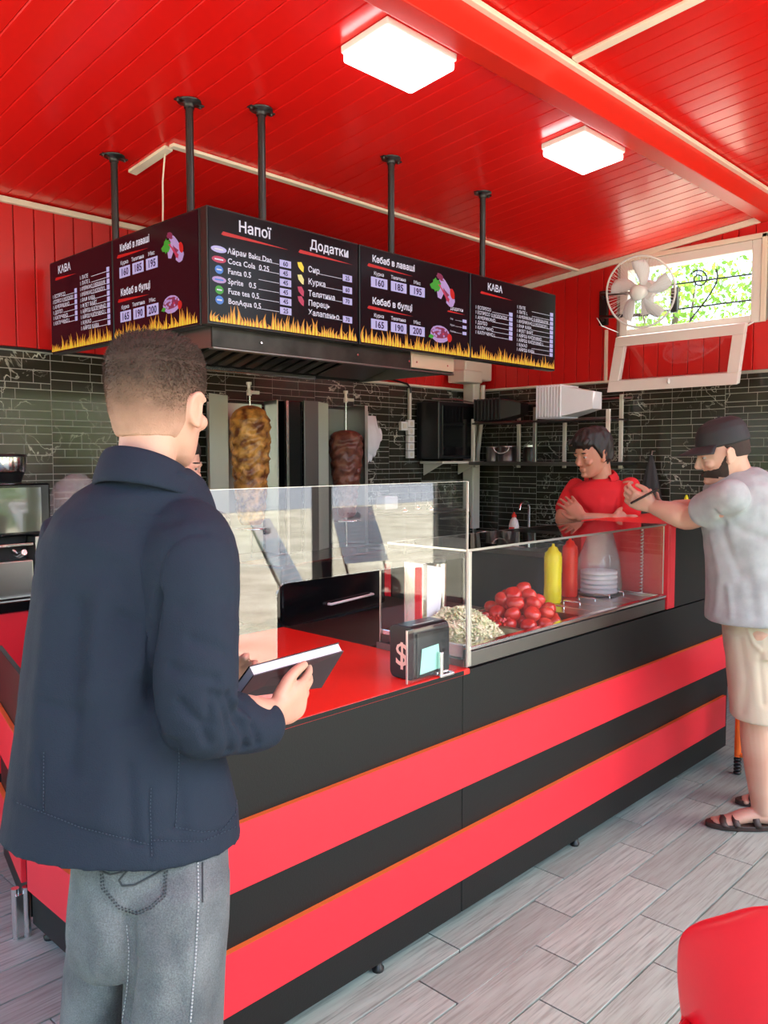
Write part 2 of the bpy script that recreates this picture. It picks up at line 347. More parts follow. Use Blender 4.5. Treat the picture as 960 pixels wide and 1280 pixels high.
# ceiling: two sloping planes of long glossy planks, a beam at the step
def slab(x0, x1, y0, y1, f, dz): 
    mb = MB(); vs = [(x, y, f(y) + z) for x in (x0, x1) for y in (y0, y1) for z in (dz, dz + .1)]
    return mb.add(vs, [(0, 1, 3, 2), (4, 6, 7, 5), (0, 4, 5, 1), (2, 3, 7, 6), (0, 2, 6, 4), (1, 5, 7, 3)])
ceil = slab(-1.2, 5.95, 2.09, 4.65, cz, .014); c2 = slab(-1.2, 5.95, -.9, 2.02, cz2, .014); ceil.add(c2.v, c2.f)
ceil = ceil.build('ceiling', 'red_gloss', kind='structure')
def plank(y0, y1, f):
    w = .1095; g = .004; mb = MB(); pr = [(0, .014), (0, .003), (g, 0), (w - g, 0), (w, .003), (w, .014)]
    vs = [(x, y, f(y) + z) for y in (y0, y1) for (x, z) in pr]
    mb.add(vs, [(i, i + 1, i + 7, i + 6) for i in range(5)] + [(5, 4, 3, 2, 1, 0), (6, 7, 8, 9, 10, 11)]); return mb
PA = plank(2.09, 4.49, cz).build('ceiling_plank', 'red_gloss', ceil, local=True); PA.location.x = 5.68
PB = plank(-.9, 2.0, cz2).build('ceiling_plank', 'red_gloss', ceil, local=True); PB.location.x = 5.68
for k in range(1, 62):
    mobj('ceiling_plank', PA.data, ceil, (5.68 - .111 * k, 0, 0)); mobj('ceiling_plank', PB.data, ceil, (5.68 - .111 * k, 0, 0))
MB().bb((-1.2, 1.99, 3.145), (XR, 2.09, 3.34)).build('trim_1', 'red_beam', kind='structure', bevel=.004)
tn = [1]
def trim(a, b, w, m='cream'):
    tn[0] += 1; a, b = Vector(a), Vector(b); d = b - a; q = Vector((1, 0, 0)).rotation_difference(d.normalized()).to_matrix()
    MB().box((a + b) / 2, (d.length, w[0], w[1]), q).build('trim_%d' % tn[0], m, kind='structure', bevel=.003)
trim((-1.2, 1.978, 3.278), (XR - .02, 1.978, 3.278), (.03, .022))
trim((3.21, -.88, cz2(-.88) - .008), (3.21, 1.96, cz2(1.96) - .008), (.045, .014))
trim((2.16, 3.47, cz(3.47) - .008), (5.78, 3.47, cz(3.47) - .008), (.04, .016))
trim((2.165, 3.50, cz(3.5) - .008), (2.165, 3.84, cz(3.84) - .008), (.045, .016))
trim((.2, YB - .02, cz(YB) - .02), (XR, YB - .02, cz(YB) - .02), (.03, .03))
trim((XR - .02, YB, cz(YB) - .02), (XR - .02, 2.1, cz(2.1) - .02), (.03, .04))
trim((2.9, YB - .01, 2.166), (XR, YB - .01, 2.166), (.02, .016)); trim((.3, YB - .008, 2.166), (2.9, YB - .008, 2.166), (.02, .012), 'black')
trim((XR - .01, YB, 2.166), (XR - .01, 3.15, 2.166), (.02, .016)); trim((XR - .01, 3.22, 2.16), (XR - .01, 3.22, 2.56), (.022, .03))
trim((XR + .005, 1.95, 2.36), (XR + .005, 1.95, 3.16), (.03, .06))

# window with scroll grille, tilted-down sash, fan on a bracket
win = thing('window_1', (XR, 2.6, 2.5), None, None, kind='structure')
fr = MB(); y0, y1, z0, z1, fw = 2.08, 3.11, 2.49, 3.04, .065
fr.bb((XR - .02, y0, z0), (XR + .1, y0 + fw, z1)); fr.bb((XR - .02, y1 - fw, z0), (XR + .1, y1, z1)); fr.bb((XR - .02, y0 + fw, z1 - fw), (XR + .1, y1 - fw, z1)); fr.bb((XR - .02, y0 + fw, z0), (XR + .1, y1 - fw, z0 + fw * .8))
fr.build('window_frame', 'pvc', win, bevel=.006)
MB().bb((XR - .03, y0 - .035, z0 + .0), (XR - .008, y0 - .002, z1 + .03)).bb((XR - .03, y0 - .035, z1 + .002), (XR - .008, y1 + .03, z1 + .035)).build('frame_trim', 'cream', win, bevel=.003)
g = MB(); X_ = XR + .08
g.tube([(X_, y0 + .06, 2.835), (X_, y1 - .05, 2.85)], .006); g.tube([(X_, y0 + .06, 2.66), (X_, y1 - .05, 2.665)], .006)
sc_ = [(520, 465), (560, 405), (610, 345), (650, 285), (678, 235), (686, 195), (678, 160)]
g.tube([onx(740 + a / 4.364, 300 + b / 4.364, X_) for a, b in sc_], .006)
sp = []
for k in range(26): a = R(150 - 24 * k * .9); rr = 52 - 1.55 * k; sp.append(onx(740 + (585 + rr * math.cos(a)) / 4.364, 300 + (213 - rr * math.sin(a)) / 4.364, X_))
g.tube(sp, .0055); g.build('scroll_grille', 'matt_black', win)
sa = thing('window_sash', (XR - .1, 2.6, 2.3), None, None); sa.parent = win; sa.location = Vector((XR - .1, 2.6, 2.3)) - Vector((XR, 2.6, 2.5))
def sq(u, v, d=0): return Vector((XR - .06 - .12 * (1 - v) - d, 2.14 + u * .95, 2.075 + v * .415 + .0 * u))
def bar(a, b, c, d_, m=0):
    pass
s_ = MB()
for (u0, u1, v0, v1) in ((0, 1, 0, .2), (0, 1, .82, 1), (0, .085, .2, .82), (.915, 1, .2, .82)):
    s_.prism([sq(u0, v0), sq(u1, v0), sq(u1, v1), sq(u0, v1)], (-.05, 0, -.012))
s_.build('sash_frame', 'pvc', sa, bevel=.005)
MB().prism([sq(.085, .2, .02), sq(.915, .2, .02), sq(.915, .82, .02), sq(.085, .82, .02)], (-.006, 0, 0)).build('pane', 'pane', sa)
h_ = MB(); h_.tube([sq(0, .95), Vector((XR - .01, 2.12, 2.50))], .006); h_.tube([sq(1, .95), Vector((XR - .01, 3.09, 2.5))], .006); h_.ell(sq(.5, .1, .06), (.012, 0, 0), (0, .012, 0), (0, 0, .02)); h_.build('hinge', 'white', sa)

# ceiling lamps
def lamp(x0, y0, w=.40, d=.25):
    t = thing('ceiling_light', (x0 + w / 2, y0 + d / 2, cz(y0 + d / 2)), 'x', 'ceiling light')
    def q(x, y, dz): return (x, y, cz(y) - dz)
    h = MB(); P = [q(x0, y0, .0), q(x0 + w, y0, 0), q(x0 + w, y0 + d, 0), q(x0, y0 + d, 0)]; h.prism(P, (0, 0, -.03)); h.build('lamp_housing', 'white', t, bevel=.006)
    e = .006; P = [q(x0 + e, y0 + e, .03), q(x0 + w - e, y0 + e, .03), q(x0 + w - e, y0 + d - e, .03), q(x0 + e, y0 + d - e, .03)]; MB().prism(P, (0, 0, -.035)).build('diffuser', 'lamp', t, bevel=.01)
    return t
lamp(2.235, 2.14)['label'] = 'square white ceiling panel light at the top of the picture, nearest the camera'
lamp(3.61, 2.14)['label'] = 'square white ceiling panel light farther back, above the yellow bottle side of the counter'

# counter --------------------------------------------------------------
CX0, CX1, CY0, CY1, CZ = 1.083, 4.36, 1.684, 2.66, .88
ct = thing('serving_counter', (2.7, 2.1, 0), 'long black serving counter with two red stripes and a red worktop at its near end', 'counter')
def panel(name, a, b, m, bev=.002): return MB().bb(a, b).build(name, m, ct, bevel=bev)
SE = 2.117
for (xa, xb) in ((CX0, SE - .001), (SE + .001, CX1)):
    panel('front_panel', (xa, CY0, .05), (xb, CY0 + .018, .175), 'black_lam'); panel('front_panel', (xa, CY0, .177), (xb, CY0 + .018, .862 if xa < 2 else .875), 'black_lam')
def stripe(a, b, ax):
    m = MB().bb(a, b).build('red_stripe_board', ['red_lam', 'orange_edge'], ct, bevel=.0)
    for p in m.data.polygons:
        if p.normal.z > .5: p.material_index = 1
for (za, zb) in ((.49, .662), (.175, .338)):
    stripe((CX0 - .02, CY0 - .018, za), (4.30, CY0, zb), 0)
    stripe((CX0 - .018, CY0 + .001, za), (CX0, CY1 - .01, zb), 1)
panel('end_panel', (CX0, CY0 + .02, .05), (CX0 + .018, CY1, .862), 'black_lam')
panel('end_panel', (CX1 - .018, CY0 + .02, .05), (CX1, 2.16, .875), 'black_lam'); panel('shelf_board', (2.152, CY0 + .02, .60), (CX1 - .02, 2.15, .62), 'black_lam'); panel('deck_board', (2.152, CY0 + .02, .862), (CX1 - .02, 2.15, .8795), 'black_lam')
panel('worktop', (CX0 - .004, CY0 - .004, .862), (2.15, CY1, .88), 'red_top', .002)
panel('worktop_edge', (CX0 - .005, CY0 - .0055, .864), (SE, CY0 - .004, .8785), 'black_lam', .0005)
panel('steel_worktop', (2.152, 2.155, .862), (3.1, CY1, .878), 'dark_steel', .002)
panel('base_plinth', (CX0 + .05, CY0 + .06, .0), (CX1 - .05, 2.1, .06), 'matt_black', 0)
for x, y in ((1.75, 1.72), (2.9, 1.72), (1.12, 2.62)): MB().lathe([(.018, 0), (.02, .01), (.014, .015), (.014, .05)], (x, y, 0), 12).build('levelling_foot', 'black', ct)
# raised till box at the far end of the counter
bx = thing('raised_cabinet', (4.0, 1.9, .88), 'tall black box with red side and top on the far end of the counter', 'cabinet')
MB().bb((3.70, 1.684, .88), (CX1, 1.702, 1.252)).build('front_panel', 'black_lam', bx, bevel=.002)
MB().bb((3.625, 1.684, .88), (3.645, 2.14, 1.27)).bb((3.647, 1.684, .88), (3.70, 1.70, 1.27)).build('side_panel', 'red_lam', bx, bevel=.002)
MB().bb((3.645, 1.684, 1.254), (CX1 + .01, 2.14, 1.272)).build('top_board', 'red_top', bx, bevel=.002)
MB().bb((CX1 - .018, 1.704, .88), (CX1, 2.14, 1.252)).build('end_panel', 'black_lam', bx, bevel=.002)

# hinged gate at the near end
gt = thing('counter_gate', (1.1, 2.68, 0), 'half-height black gate with red stripes standing ajar at the left end of the counter', 'gate')
ga, gb = Vector((1.095, 2.70, 0)), Vector((1.215, 3.215, 0)); gd = (gb - ga).normalized(); gn = Vector((-gd.y, gd.x, 0)); gl = (gb - ga).length
gq = Matrix(((gd.x, gn.x, 0), (gd.y, gn.y, 0), (0, 0, 1)))
def gpart(name, z0, z1, off, th, m): return MB().box(ga + gd * gl / 2 + gn * off + Vector((0, 0, (z0 + z1) / 2)), (gl, th, z1 - z0), gq).build(name, m, gt, bevel=.002)
gpart('gate_board', .05, .868, 0, .018, 'black_lam')
for (za, zb) in ((.49, .662), (.175, .338)):
    o = gpart('red_stripe_board', za, zb, .019, .018, ['red_lam', 'orange_edge'])
    for p in o.data.polygons:
        if p.normal.z > .5: p.material_index = 1
o = gpart('gate_edge', .05, .868, 0, .0182, 'orange_edge'); bpy.data.objects.remove(o)
MB().lathe([(.013, 0), (.013, .17)], (1.075, 2.685, .0), 14).lathe([(.013, .0), (.013, .17)], (1.045, 2.70, .0), 14).bb((1.04, 2.68, .01), (1.085, 2.69, .15)).build('steel_foot_hinge', 'bright_steel', gt)
# ------------------------------------------------------------------ menu screens
def text(mb, s, x, y, h, mi=0, bold=.0, align='LEFT', maxw=None):
    h = h * 1.22 if h > .018 and s != '$' and s != '2020' and not s.isdigit() else h
    c = bpy.data.curves.new('t', 'FONT'); c.body = s; c.size = h; c.offset = bold * h; c.resolution_u = 2; c.align_x = align; c.space_character = 1.02
    o = bpy.data.objects.new('t', c); COL.objects.link(o); dg = bpy.context.evaluated_depsgraph_get(); me = bpy.data.meshes.new_from_object(o.evaluated_get(dg))
    vs = [tuple(v.co) for v in me.vertices]; fs = [tuple(p.vertices) for p in me.polygons]
    if maxw and vs:
        w = max(v[0] for v in vs) - min(v[0] for v in vs)
        if w > maxw: k = maxw / w; vs = [(v[0] * k, v[1], 0) for v in vs]
    mb.add([(v[0] + x, v[1] + y, 0) for v in vs], fs, mi)
    bpy.data.objects.remove(o); bpy.data.curves.remove(c); bpy.data.meshes.remove(me)
def flat(mb, pts, mi=0, z=0): mb.add([(p[0], p[1], z) for p in pts], [tuple(range(len(pts)))], mi)
def em(name, c, s): M[name] = mat(name, tuple(x * .2 for x in c), rough=.4, emit=c, estr=s)
em('scr_white', (.86, .84, 1), .95); em('scr_box', (.62, .58, 1), .95); em('scr_ink', (.02, .01, .12), .5); em('scr_red', (.75, .01, .01), .8); em('scr_yellow', (1, .75, .05), 1.1); em('scr_orange', (.95, .38, .04), .8); em('scr_green', (.05, .55, .05), .6)
em('scr_lilac', (.62, .42, .85), .8); em('scr_meat', (.32, .03, .12), .7); em('scr_blue', (.08, .3, .9), .8); em('scr_pink', (.75, .05, .15), .7); em('scr_cream', (1, .9, .35), .95)
for n_, c_ in (('scr_bg', (.004, .003, .006)), ('scr_bg2', (.030, .001, .006))):
    M[n_] = mat(n_, (.004, .004, .005), rough=.16, spec=.12, emit=c_, estr=1.)
SM = ['scr_white', 'scr_box', 'scr_ink', 'scr_red', 'scr_yellow', 'scr_orange', 'scr_green', 'scr_lilac', 'scr_meat', 'scr_blue', 'scr_pink', 'scr_cream']
def flames(mb, W_, H_, seed, z=.0004):
    r = random.Random(seed); x = .008
    while x < W_ - .02:
        w = r.uniform(.012, .024); h = r.uniform(.035, .085) * H_ / .48 * (1 if r.random() < .7 else .6); b = r.uniform(-.6, .6) * w; base = .012
        L = []; Rr = []
        for k in range(7):
            t = k / 6; ww = w * (1 - t) ** .75 * (1 + .25 * math.sin(t * 5)); cx = x + w / 2 + b * math.sin(t * 4.2) * (t ** .7)
            L.append((cx - ww / 2, base + h * t)); Rr.append((cx + ww / 2, base + h * t))
        flat(mb, L[:-1] + [L[-1]] + Rr[:-1][::-1], 5, z)
        c = [((p[0] * .45 + (x + w / 2) * .55), base + (p[1] - base) * .62) for p in (L[:-1] + [L[-1]] + Rr[:-1][::-1])]
        flat(mb, c, 4, z * 2); x += w * r.uniform(.75, 1.1)
def swoosh(mb, x0, x1, y, h): flat(mb, [(x0, y + h * .1), (x0 + .01, y + h), ((x0 + x1) / 2, y + h * .55), (x1, y), ((x0 + x1) / 2, y - .1 * h), (x0 + .01, y - .15 * h)], 3)
def price(mb, s, x, y, w, h): flat(mb, [(x, y), (x + w, y), (x + w, y + h), (x, y + h)], 1); text(mb, s, x + w / 2, y + h * .18, h * .92, 2, .03, 'CENTER'); _lift(mb)
def _lift(mb):
    pass
def wrap_pic(mb, cx, cy, s):
    r = random.Random(5)
    def blob(x, y, a, b, rot, mi, z, n=14, jag=.1): 
        flat(mb, [(cx + s * (x + a * math.cos(t) * math.cos(rot) * (1 + jag * r.uniform(-1, 1)) - b * math.sin(t) * math.sin(rot)), cy + s * (y + a * math.cos(t) * math.sin(rot) + b * math.sin(t) * math.cos(rot) * (1 + jag * r.uniform(-1, 1)))) for t in [2 * math.pi * k / n for k in range(n)]], mi, z)
    blob(.2, .05, .5, .2, -.75, 8, .0004); blob(.15, .2, .5, .13, -.7, 7, .0006); blob(.45, -.3, .24, .2, 0, 7, .0008); blob(-.1, -.05, .2, .3, -.2, 7, .0007, 6); blob(-.35, .15, .26, .2, .3, 6, .0009, 18, .4)
    blob(.12, -.1, .4, .05, -.8, 10, .001, 14, .5); blob(-.1, .45, .2, .09, -.4, 8, .001, 12, .4); blob(.55, -.05, .12, .2, .4, 3, .0011)
def bun_pic(mb, cx, cy, s):
    r = random.Random(8)
    def blob(x, y, a, b, mi, z, n=16, jag=.05): flat(mb, [(cx + s * (x + a * math.cos(t) * (1 + jag * r.uniform(-1, 1))), cy + s * (y + b * math.sin(t) * (1 + jag * r.uniform(-1, 1)))) for t in [2 * math.pi * k / n for k in range(n)]], mi, z)
    blob(0, 0, .62, .34, 7, .0004); blob(0, .04, .52, .22, 8, .0006, 20, .12); blob(.6, -.1, .15, .17, 3, .0007)
    for k in range(16): blob(r.uniform(-.42, .42), r.uniform(-.1, .2), .06, .05, r.choice([7, 10, 7]), .0009, 7, .3)
    blob(-.55, -.15, .16, .08, 6, .0008, 9, .4)
def scr_drinks(mb, W_, H_):
    def Y(v): return H_ * (1 - v)
    def X(u): return W_ * u
    text(mb, 'Напої', X(.28), Y(.165), .052, 0, .02, 'CENTER'); swoosh(mb, X(.08), X(.5), Y(.225), .014)
    text(mb, 'Додатки', X(.78), Y(.165), .048, 0, .02, 'CENTER'); swoosh(mb, X(.56), X(.95), Y(.225), .014)
    rows = [('Айран Baku Dan', '60', 1), ('Coca Cola  0.25', '45', 10), ('Fanta 0.5', '45', 9), ('Sprite   0.5', '45', 7), ('Fuze tea 0,5', '45', 6), ('BonAqua 0,5', '25', 9)]
    for i, (t, p, ic) in enumerate(rows):
        y = Y(.375 + .086 * i); text(mb, t, X(.115), y, .027, 0, .018, maxw=X(.27)); price(mb, p, X(.435), y - .008, X(.075), .031)
        flat(mb, [(X(.30), y - .001), (X(.43), y - .001), (X(.43), y + .001), (X(.30), y + .001)], 0)
        n = 14; a, b = (.036, .014) if i in (0, 1, 3) else (.021, .018); cx, cy = X(.065), y + .009
        flat(mb, [(cx + a * math.cos(2 * math.pi * k / n) * (1 if i else 1.1), cy + b * math.sin(2 * math.pi * k / n)) for k in range(n)], ic, .0003)
        flat(mb, [(cx - a * .6, cy - .003), (cx + a * .6, cy - .003), (cx + a * .6, cy + .003), (cx - a * .6, cy + .003)], 0 if i != 3 else 9, .0006)
    ad = [('Сир', '25', 4), ('Курка', '60', 11), ('Телятина', '70', 10), ('Перець', None, 10), ('Халапеньо', '70', None)]
    for i, (t, p, ic) in enumerate(ad):
        y = Y([.385, .50, .61, .70, .79][i]); text(mb, t, X(.625), y, .030, 0, .018)
        if p: price(mb, p, X(.875), y - .008, X(.07), .031); flat(mb, [(X(.74 if i else .70), y - .001), (X(.87), y - .001), (X(.87), y + .001), (X(.74 if i else .70), y + .001)], 0)
        if ic is not None:
            cx, cy = X(.575), y + .012
            flat(mb, [(cx - .02, cy + .02), (cx + .004, cy + .024), (cx + .018, cy + .004), (cx + .016, cy - .02), (cx + .004, cy - .016), (cx - .014, cy)], ic, .0003)
def scr_kebab(mb, W_, H_, add=True):
    def Y(v): return H_ * (1 - v)
    def X(u): return W_ * u
    for (v, t, pr) in ((.0, 'Кебаб в лаваші', ('160', '185', '195')), (.425, 'Кебаб в булці', ('165', '190', '200'))):
        text(mb, t, X(.10), Y(v + .145), .036, 0, .03, maxw=X(.36)); swoosh(mb, X(.06), X(.45), Y(v + .20), .014)
        for k, (l, p) in enumerate(zip(('Курка', 'Телятина', 'Мікс'), pr)):
            text(mb, l, X(.155 + .165 * k), Y(v + .275), .020, 0, .012, 'CENTER', maxw=X(.15)); price(mb, p, X(.09 + .165 * k), Y(v + .40), X(.135), .050)
    wrap_pic(mb, X(.72), Y(.28), .155 * W_ / .87); bun_pic(mb, X(.70), Y(.765), .135 * W_ / .87)
    if add:
        text(mb, 'Додатки', X(.80), Y(.47), .022, 0, .01); swoosh(mb, X(.77), X(.95), Y(.50), .008)
        for k in range(3): text(mb, ('Сир', 'Курка', 'Перець')[k], X(.80), Y(.58 + .07 * k), .013, 0); flat(mb, [(X(.85), Y(.58 + .07 * k)), (X(.92), Y(.58 + .07 * k)), (X(.92), Y(.577 + .07 * k)), (X(.85), Y(.577 + .07 * k))], 0); flat(mb, [(X(.925), Y(.59 + .07 * k)), (X(.965), Y(.59 + .07 * k)), (X(.965), Y(.555 + .07 * k)), (X(.925), Y(.555 + .07 * k))], 1)
def scr_coffee(mb, W_, H_):
    def Y(v): return H_ * (1 - v)
    def X(u): return W_ * u
    text(mb, 'КАВА', X(.26), Y(.15), .044, 0, .02, 'CENTER'); swoosh(mb, X(.1), X(.46), Y(.21), .013)
    A = ['1 ЕСПРЕСО', '1 ЕСПРЕСО З МОЛОКОМ', '1 АМЕРИКАНО', '1 ДОПІО', '1 КАПУЧИНО', '1 КАПУЧИНО L']; B = ['1 ЛАТЕ', '1 ЛАТЕ L', '1 АМЕРИКАНО З ВЕРШКАМИ', '1 АМЕРИКАНО З МОЛОКОМ L', '1 РАФ КАВА', '1 ФЛЕТ ВАЙТ', '1 АЙРІШ КАПУЧИНО', '1 АЙРІШ КАПУЧИНО L', '1 КАКАО', '1 АЙРІШ КАВА']
    for L, x0, x1, v0 in ((A, .05, .46, .40), (B, .51, .96, .29)):
        for k, t in enumerate(L):
            y = Y(v0 + .058 * k); text(mb, t, X(x0), y, .0215, 0, .012, maxw=X(x1 - x0 - .07)); flat(mb, [(X(x0 + .18), y - .0015), (X(x1 - .045), y - .0015), (X(x1 - .045), y + .0008), (X(x0 + .18), y + .0008)], 0)
            flat(mb, [(X(x1 - .04), y - .004), (X(x1), y - .004), (X(x1), y + .019), (X(x1 - .04), y + .019)], 1)
ZB, ZT = 2.138, 2.622
def screen(o, dx, W_, paint, bg, seed, label, nm='menu_screen'):
    o = Vector(o); dx = Vector(dx); dn = dx.cross(Vector((0, 0, 1)))                     # dn: towards the viewer
    H_ = ZT - ZB; t = thing(nm, o + dx * W_ / 2 - dn * .03, label, 'menu screen', 'lit menu screens hung in an L over the counter')
    q = Matrix((dx, -dn, (0, 0, 1))).transposed()
    MB().box(o + dx * W_ / 2 - dn * .028 + Vector((0, 0, H_ / 2)), (W_ - .004, .05, H_), q).build('housing', 'black', t, bevel=.004)
    e = .008; MB().box(o + dx * W_ / 2 - dn * .0015 + Vector((0, 0, H_ / 2)), (W_ - 2 * e, .004, H_ - 2 * e), q).build('display', bg, t)
    mb = MB(); paint(mb, W_, H_); flames(mb, W_, H_, seed)
    fx = MB()
    for v in mb.v: fx.v.append(tuple(o + dx * v[0] + Vector((0, 0, v[1])) + dn * (.0012 + v[2])))
    fx.f, fx.m, fx.sm = mb.f, mb.m, mb.sm
    # ink characters sit on top of the price boxes
    idx = {i for f, m_ in zip(fx.f, fx.m) if m_ == 2 for i in f}
    for i in idx: fx.v[i] = tuple(Vector(fx.v[i]) + dn * .0006)
    fx.build('printed_menu', SM, t); return t
YT = 2.93; XT = 1.984; M['satin_warm'] = mat('warm_satin_steel', (.62, .50, .36), rough=.4, metal=.5); M['satin'] = mat('satin_steel', (.62, .70, .58), rough=.4, metal=.35)  # tan and green reflections put into the base colours of these two steels
screen((XT, YT, ZB), (1, 0, 0), .873, scr_drinks, 'scr_bg', 1, 'menu screen listing drinks and extras with a flame border, facing the camera')
screen((XT + .877, YT, ZB), (1, 0, 0), .868, scr_kebab, 'scr_bg', 2, 'front-facing kebab price screen between the drinks screen and the rightmost coffee screen')
screen((XT + 1.75, YT, ZB), (1, 0, 0), .885, scr_coffee, 'scr_bg', 3, 'coffee price screen at the right end of the front row of screens')
screen((XT, YT + .79, ZB), (0, -1, 0), .733, lambda m, w, h: scr_kebab(m, w, h, False), 'scr_bg2', 4, 'maroon kebab price screen on the left side, next to the corner')
screen((XT, YT + 1.475, ZB), (0, -1, 0), .68, scr_coffee, 'scr_bg2', 5, 'maroon coffee price screen at the far left end of the side row')
for (x, y, lb) in ((2.012, 3.737, 'black ceiling rod holding the side screens, leftmost of the five'), (2.012, 3.088, 'black ceiling rod over the corner of the screens, second from the left'), (2.292, 2.957, 'black ceiling rod above the drinks heading, third from the left'), (3.114, 2.957, 'black ceiling rod above the front kebab screen, fourth from the left'), (3.878, 2.957, 'black ceiling rod above the front coffee screen, rightmost of the five')):
    t = thing('support_rod', (x, y, 2.3), lb, 'metal rod', 'black rods hanging the screens')
    MB().tube([(x, y, ZT + .001), (x, y, cz(y) - .006)], .017, 14).build('rod', 'black', t)
    MB().lathe([(.05, 0), (.05, .006), (.022, .012), (.022, .03)], (x, y, cz(y) - .001), 18, axis=(0, 0, -1)).box((x, y, cz(y) - .008), (.13, .03, .006)).build('mounting_flange', 'black', t)
    s = MB()
    for sx in (-.055, .055): MB().lathe([(.006, 0), (.006, .006)], (x + sx, y, cz(y) - .017), 8).build('screw', 'dark_steel', t)
props(MB().tube([(2.175, 3.55, cz(3.55) - .01), (2.172, 3.57, 2.9), (2.165, 3.56, 2.78), (2.16, 3.57, 2.5)], .004, 6).build('pale_string', 'cream', origin=(2.17, 3.55, 2.8)), 'thin pale cord hanging from the ceiling corner strip behind the side screens', 'cord')

# ------------------------------------------------------------------ extractor hood
hd = thing('extractor_hood', (2.8, 3.5, 2.1), 'dark steel extractor hood with baffle filters under the menu screens', 'extractor hood')
HX0, HX1, HY0, HY1, HZ = 2.045, 3.66, 2.99, 3.75, 2.055
MB().bb((HX0, HY0, HZ), (3.30, HY0 + .012, 2.30)).build('front_fascia', 'soot', hd, bevel=.002)
MB().bb((3.302, HY0 - .004, HZ + .01), (HX1, HY0 + .010, 2.28)).build('bright_fascia', 'satin_warm', hd, bevel=.002)
MB().bb((HX0, HY0 + .012, HZ), (HX0 + .012, HY1, 2.30)).build('side_panel', 'dark_steel', hd); MB().prism([(HX1, HY0, HZ), (HX1, HY1, HZ + .0), (HX1, HY1, 2.3), (HX1, HY0, 2.3)], (-.012, 0, 0)).build('side_panel', 'dark_steel', hd)
MB().bb((HX0, HY1 - .012, HZ), (HX1, HY1, 2.45)).build('back_panel', 'soot', hd)
MB().bb((HX0, HY0, 2.30), (HX1, HY1, 2.31)).build('top_panel', 'soot', hd)
MB().bb((HX0, HY1 - .05, HZ - .012), (3.25, HY1 + .01, HZ + .012)).build('grease_gutter', 'bright_steel', hd, bevel=.004)
MB().bb((HX0, HY0 - .006, HZ - .008), (HX1, HY0 + .03, HZ + .000)).build('lower_rim', 'dark_steel', hd, bevel=.002)
for k in range(13):                                                                       # slanted baffles
    x = HX0 + .06 + k * .09
    MB().prism([(x, HY1 - .06, HZ + .015), (x + .05, HY1 - .06, HZ + .015), (x + .075, HY0 + .08, 2.24), (x + .025, HY0 + .08, 2.24)], (0, 0, .012)).build('filter_baffle', 'soot', hd, bevel=.004)
MB().prism([(3.26, HY1 - .06, HZ + .01), (3.64, HY1 - .06, HZ + .01), (3.64, HY0 + .06, 2.22), (3.26, HY0 + .06, 2.22)], (0, 0, .01)).build('filter_panel', 'dark_steel', hd)
for x in (2.3, 2.9, 3.28, 3.34, 3.6): MB().lathe([(.006, 0), (.005, .004)], (x, HY0 - .004, HZ + .04), 8, axis=(0, -1, 0)).build('rivet', 'bright_steel', hd)

# ------------------------------------------------------------------ back worktops
bc = thing('back_counter', (2.9, 4.2, 0), 'red fronted back counter with a thick black worktop along the tiled wall', 'counter')
k = 0; x = .45
while x < 4.1:
    x1 = min(x + .6, 4.2); MB().bb((x + .002, 3.99, .08), (x1 - .002, 4.008, .845)).build('front_panel', 'red_lam', bc, bevel=.003); x = x1
MB().bb((.45, 4.03, .0), (4.2, 4.46, .85)).build('carcass', 'matt_black', bc); MB().bb((.44, 3.97, .85), (5.0, 4.485, .90)).build('worktop', 'gloss_black', bc, bevel=.004)
MB().bb((4.22, 4.0, 0), (5.0, 4.46, .845)).build('carcass', 'dark_steel', bc)
sk = thing('sink_counter', (5.45, 3.4, 0), 'dark sink counter along the right-hand tiled wall', 'counter')
MB().bb((5.1, 2.2, 0.0), (5.78, 4.46, .86)).build('carcass', 'matt_black', sk); MB().bb((5.06, 2.18, .86), (5.785, 4.47, .90)).build('worktop', 'dark_steel', sk, bevel=.004)
MB().bb((5.22, 3.45, .86), (5.6, 3.85, .906)).build('sink_rim', 'bright_steel', sk, bevel=.01)
fc = MB(); fc.tube([(5.42, 3.66, .9), (5.42, 3.66, 1.2), (5.40, 3.66, 1.235), (5.35, 3.66, 1.245), (5.30, 3.66, 1.22), (5.29, 3.66, 1.18)], .011, 10).build('kitchen_tap', 'bright_steel', origin=(5.42, 3.66, .9), label='slim chrome tap standing on the dark counter by the right wall', cat='tap')

# drip: kebab grills -----------------------------------------------------
def grill(cx, cy, lab, wide=True):
    t = thing('kebab_grill', (cx, cy, .90), lab, 'kebab grill', 'upright kebab grills on the back counter')
    MB().bb((cx - .22, cy - .16, .902), (cx + .28, cy + .24, .96)).build('drip_tray', 'dark_steel', t, bevel=.006)
    MB().bb((cx - .13, cy + .2, .96), (cx + .26, cy + .26, 1.945)).build('burner_housing', 'soot', t, bevel=.004)
    for k in range(4): MB().bb((cx - .10, cy + .185, 1.05 + k * .22), (cx + .12, cy + .2, 1.23 + k * .22)).build('burner', 'soot', t, bevel=.003)
    return t
t = grill(3.10, 4.17, 'left kebab grill with tall shiny side shields around the chicken spit')
MB().prism([(2.70, 3.99, .965), (2.92, 4.12, .965), (2.92, 4.12, 1.955), (2.70, 3.99, 1.95)], (.004, .008, 0)).build('side_shield', 'satin', t)
MB().bb((2.93, 4.35, .965), (3.35, 4.36, 1.93)).build('back_shield', 'steel', t)
MB().prism([(3.30, 4.13, .965), (3.36, 4.34, .965), (3.36, 4.34, 1.95), (3.30, 4.13, 1.95)], (.012, 0, 0)).build('side_shield', 'steel', t, bevel=.002)
MB().bb((3.352, 4.10, .965), (3.372, 4.12, 1.945)).build('edge_strip', 'bright_steel', t)
t2 = grill(3.96, 4.22, 'right kebab grill with side shields around the dark beef spit')
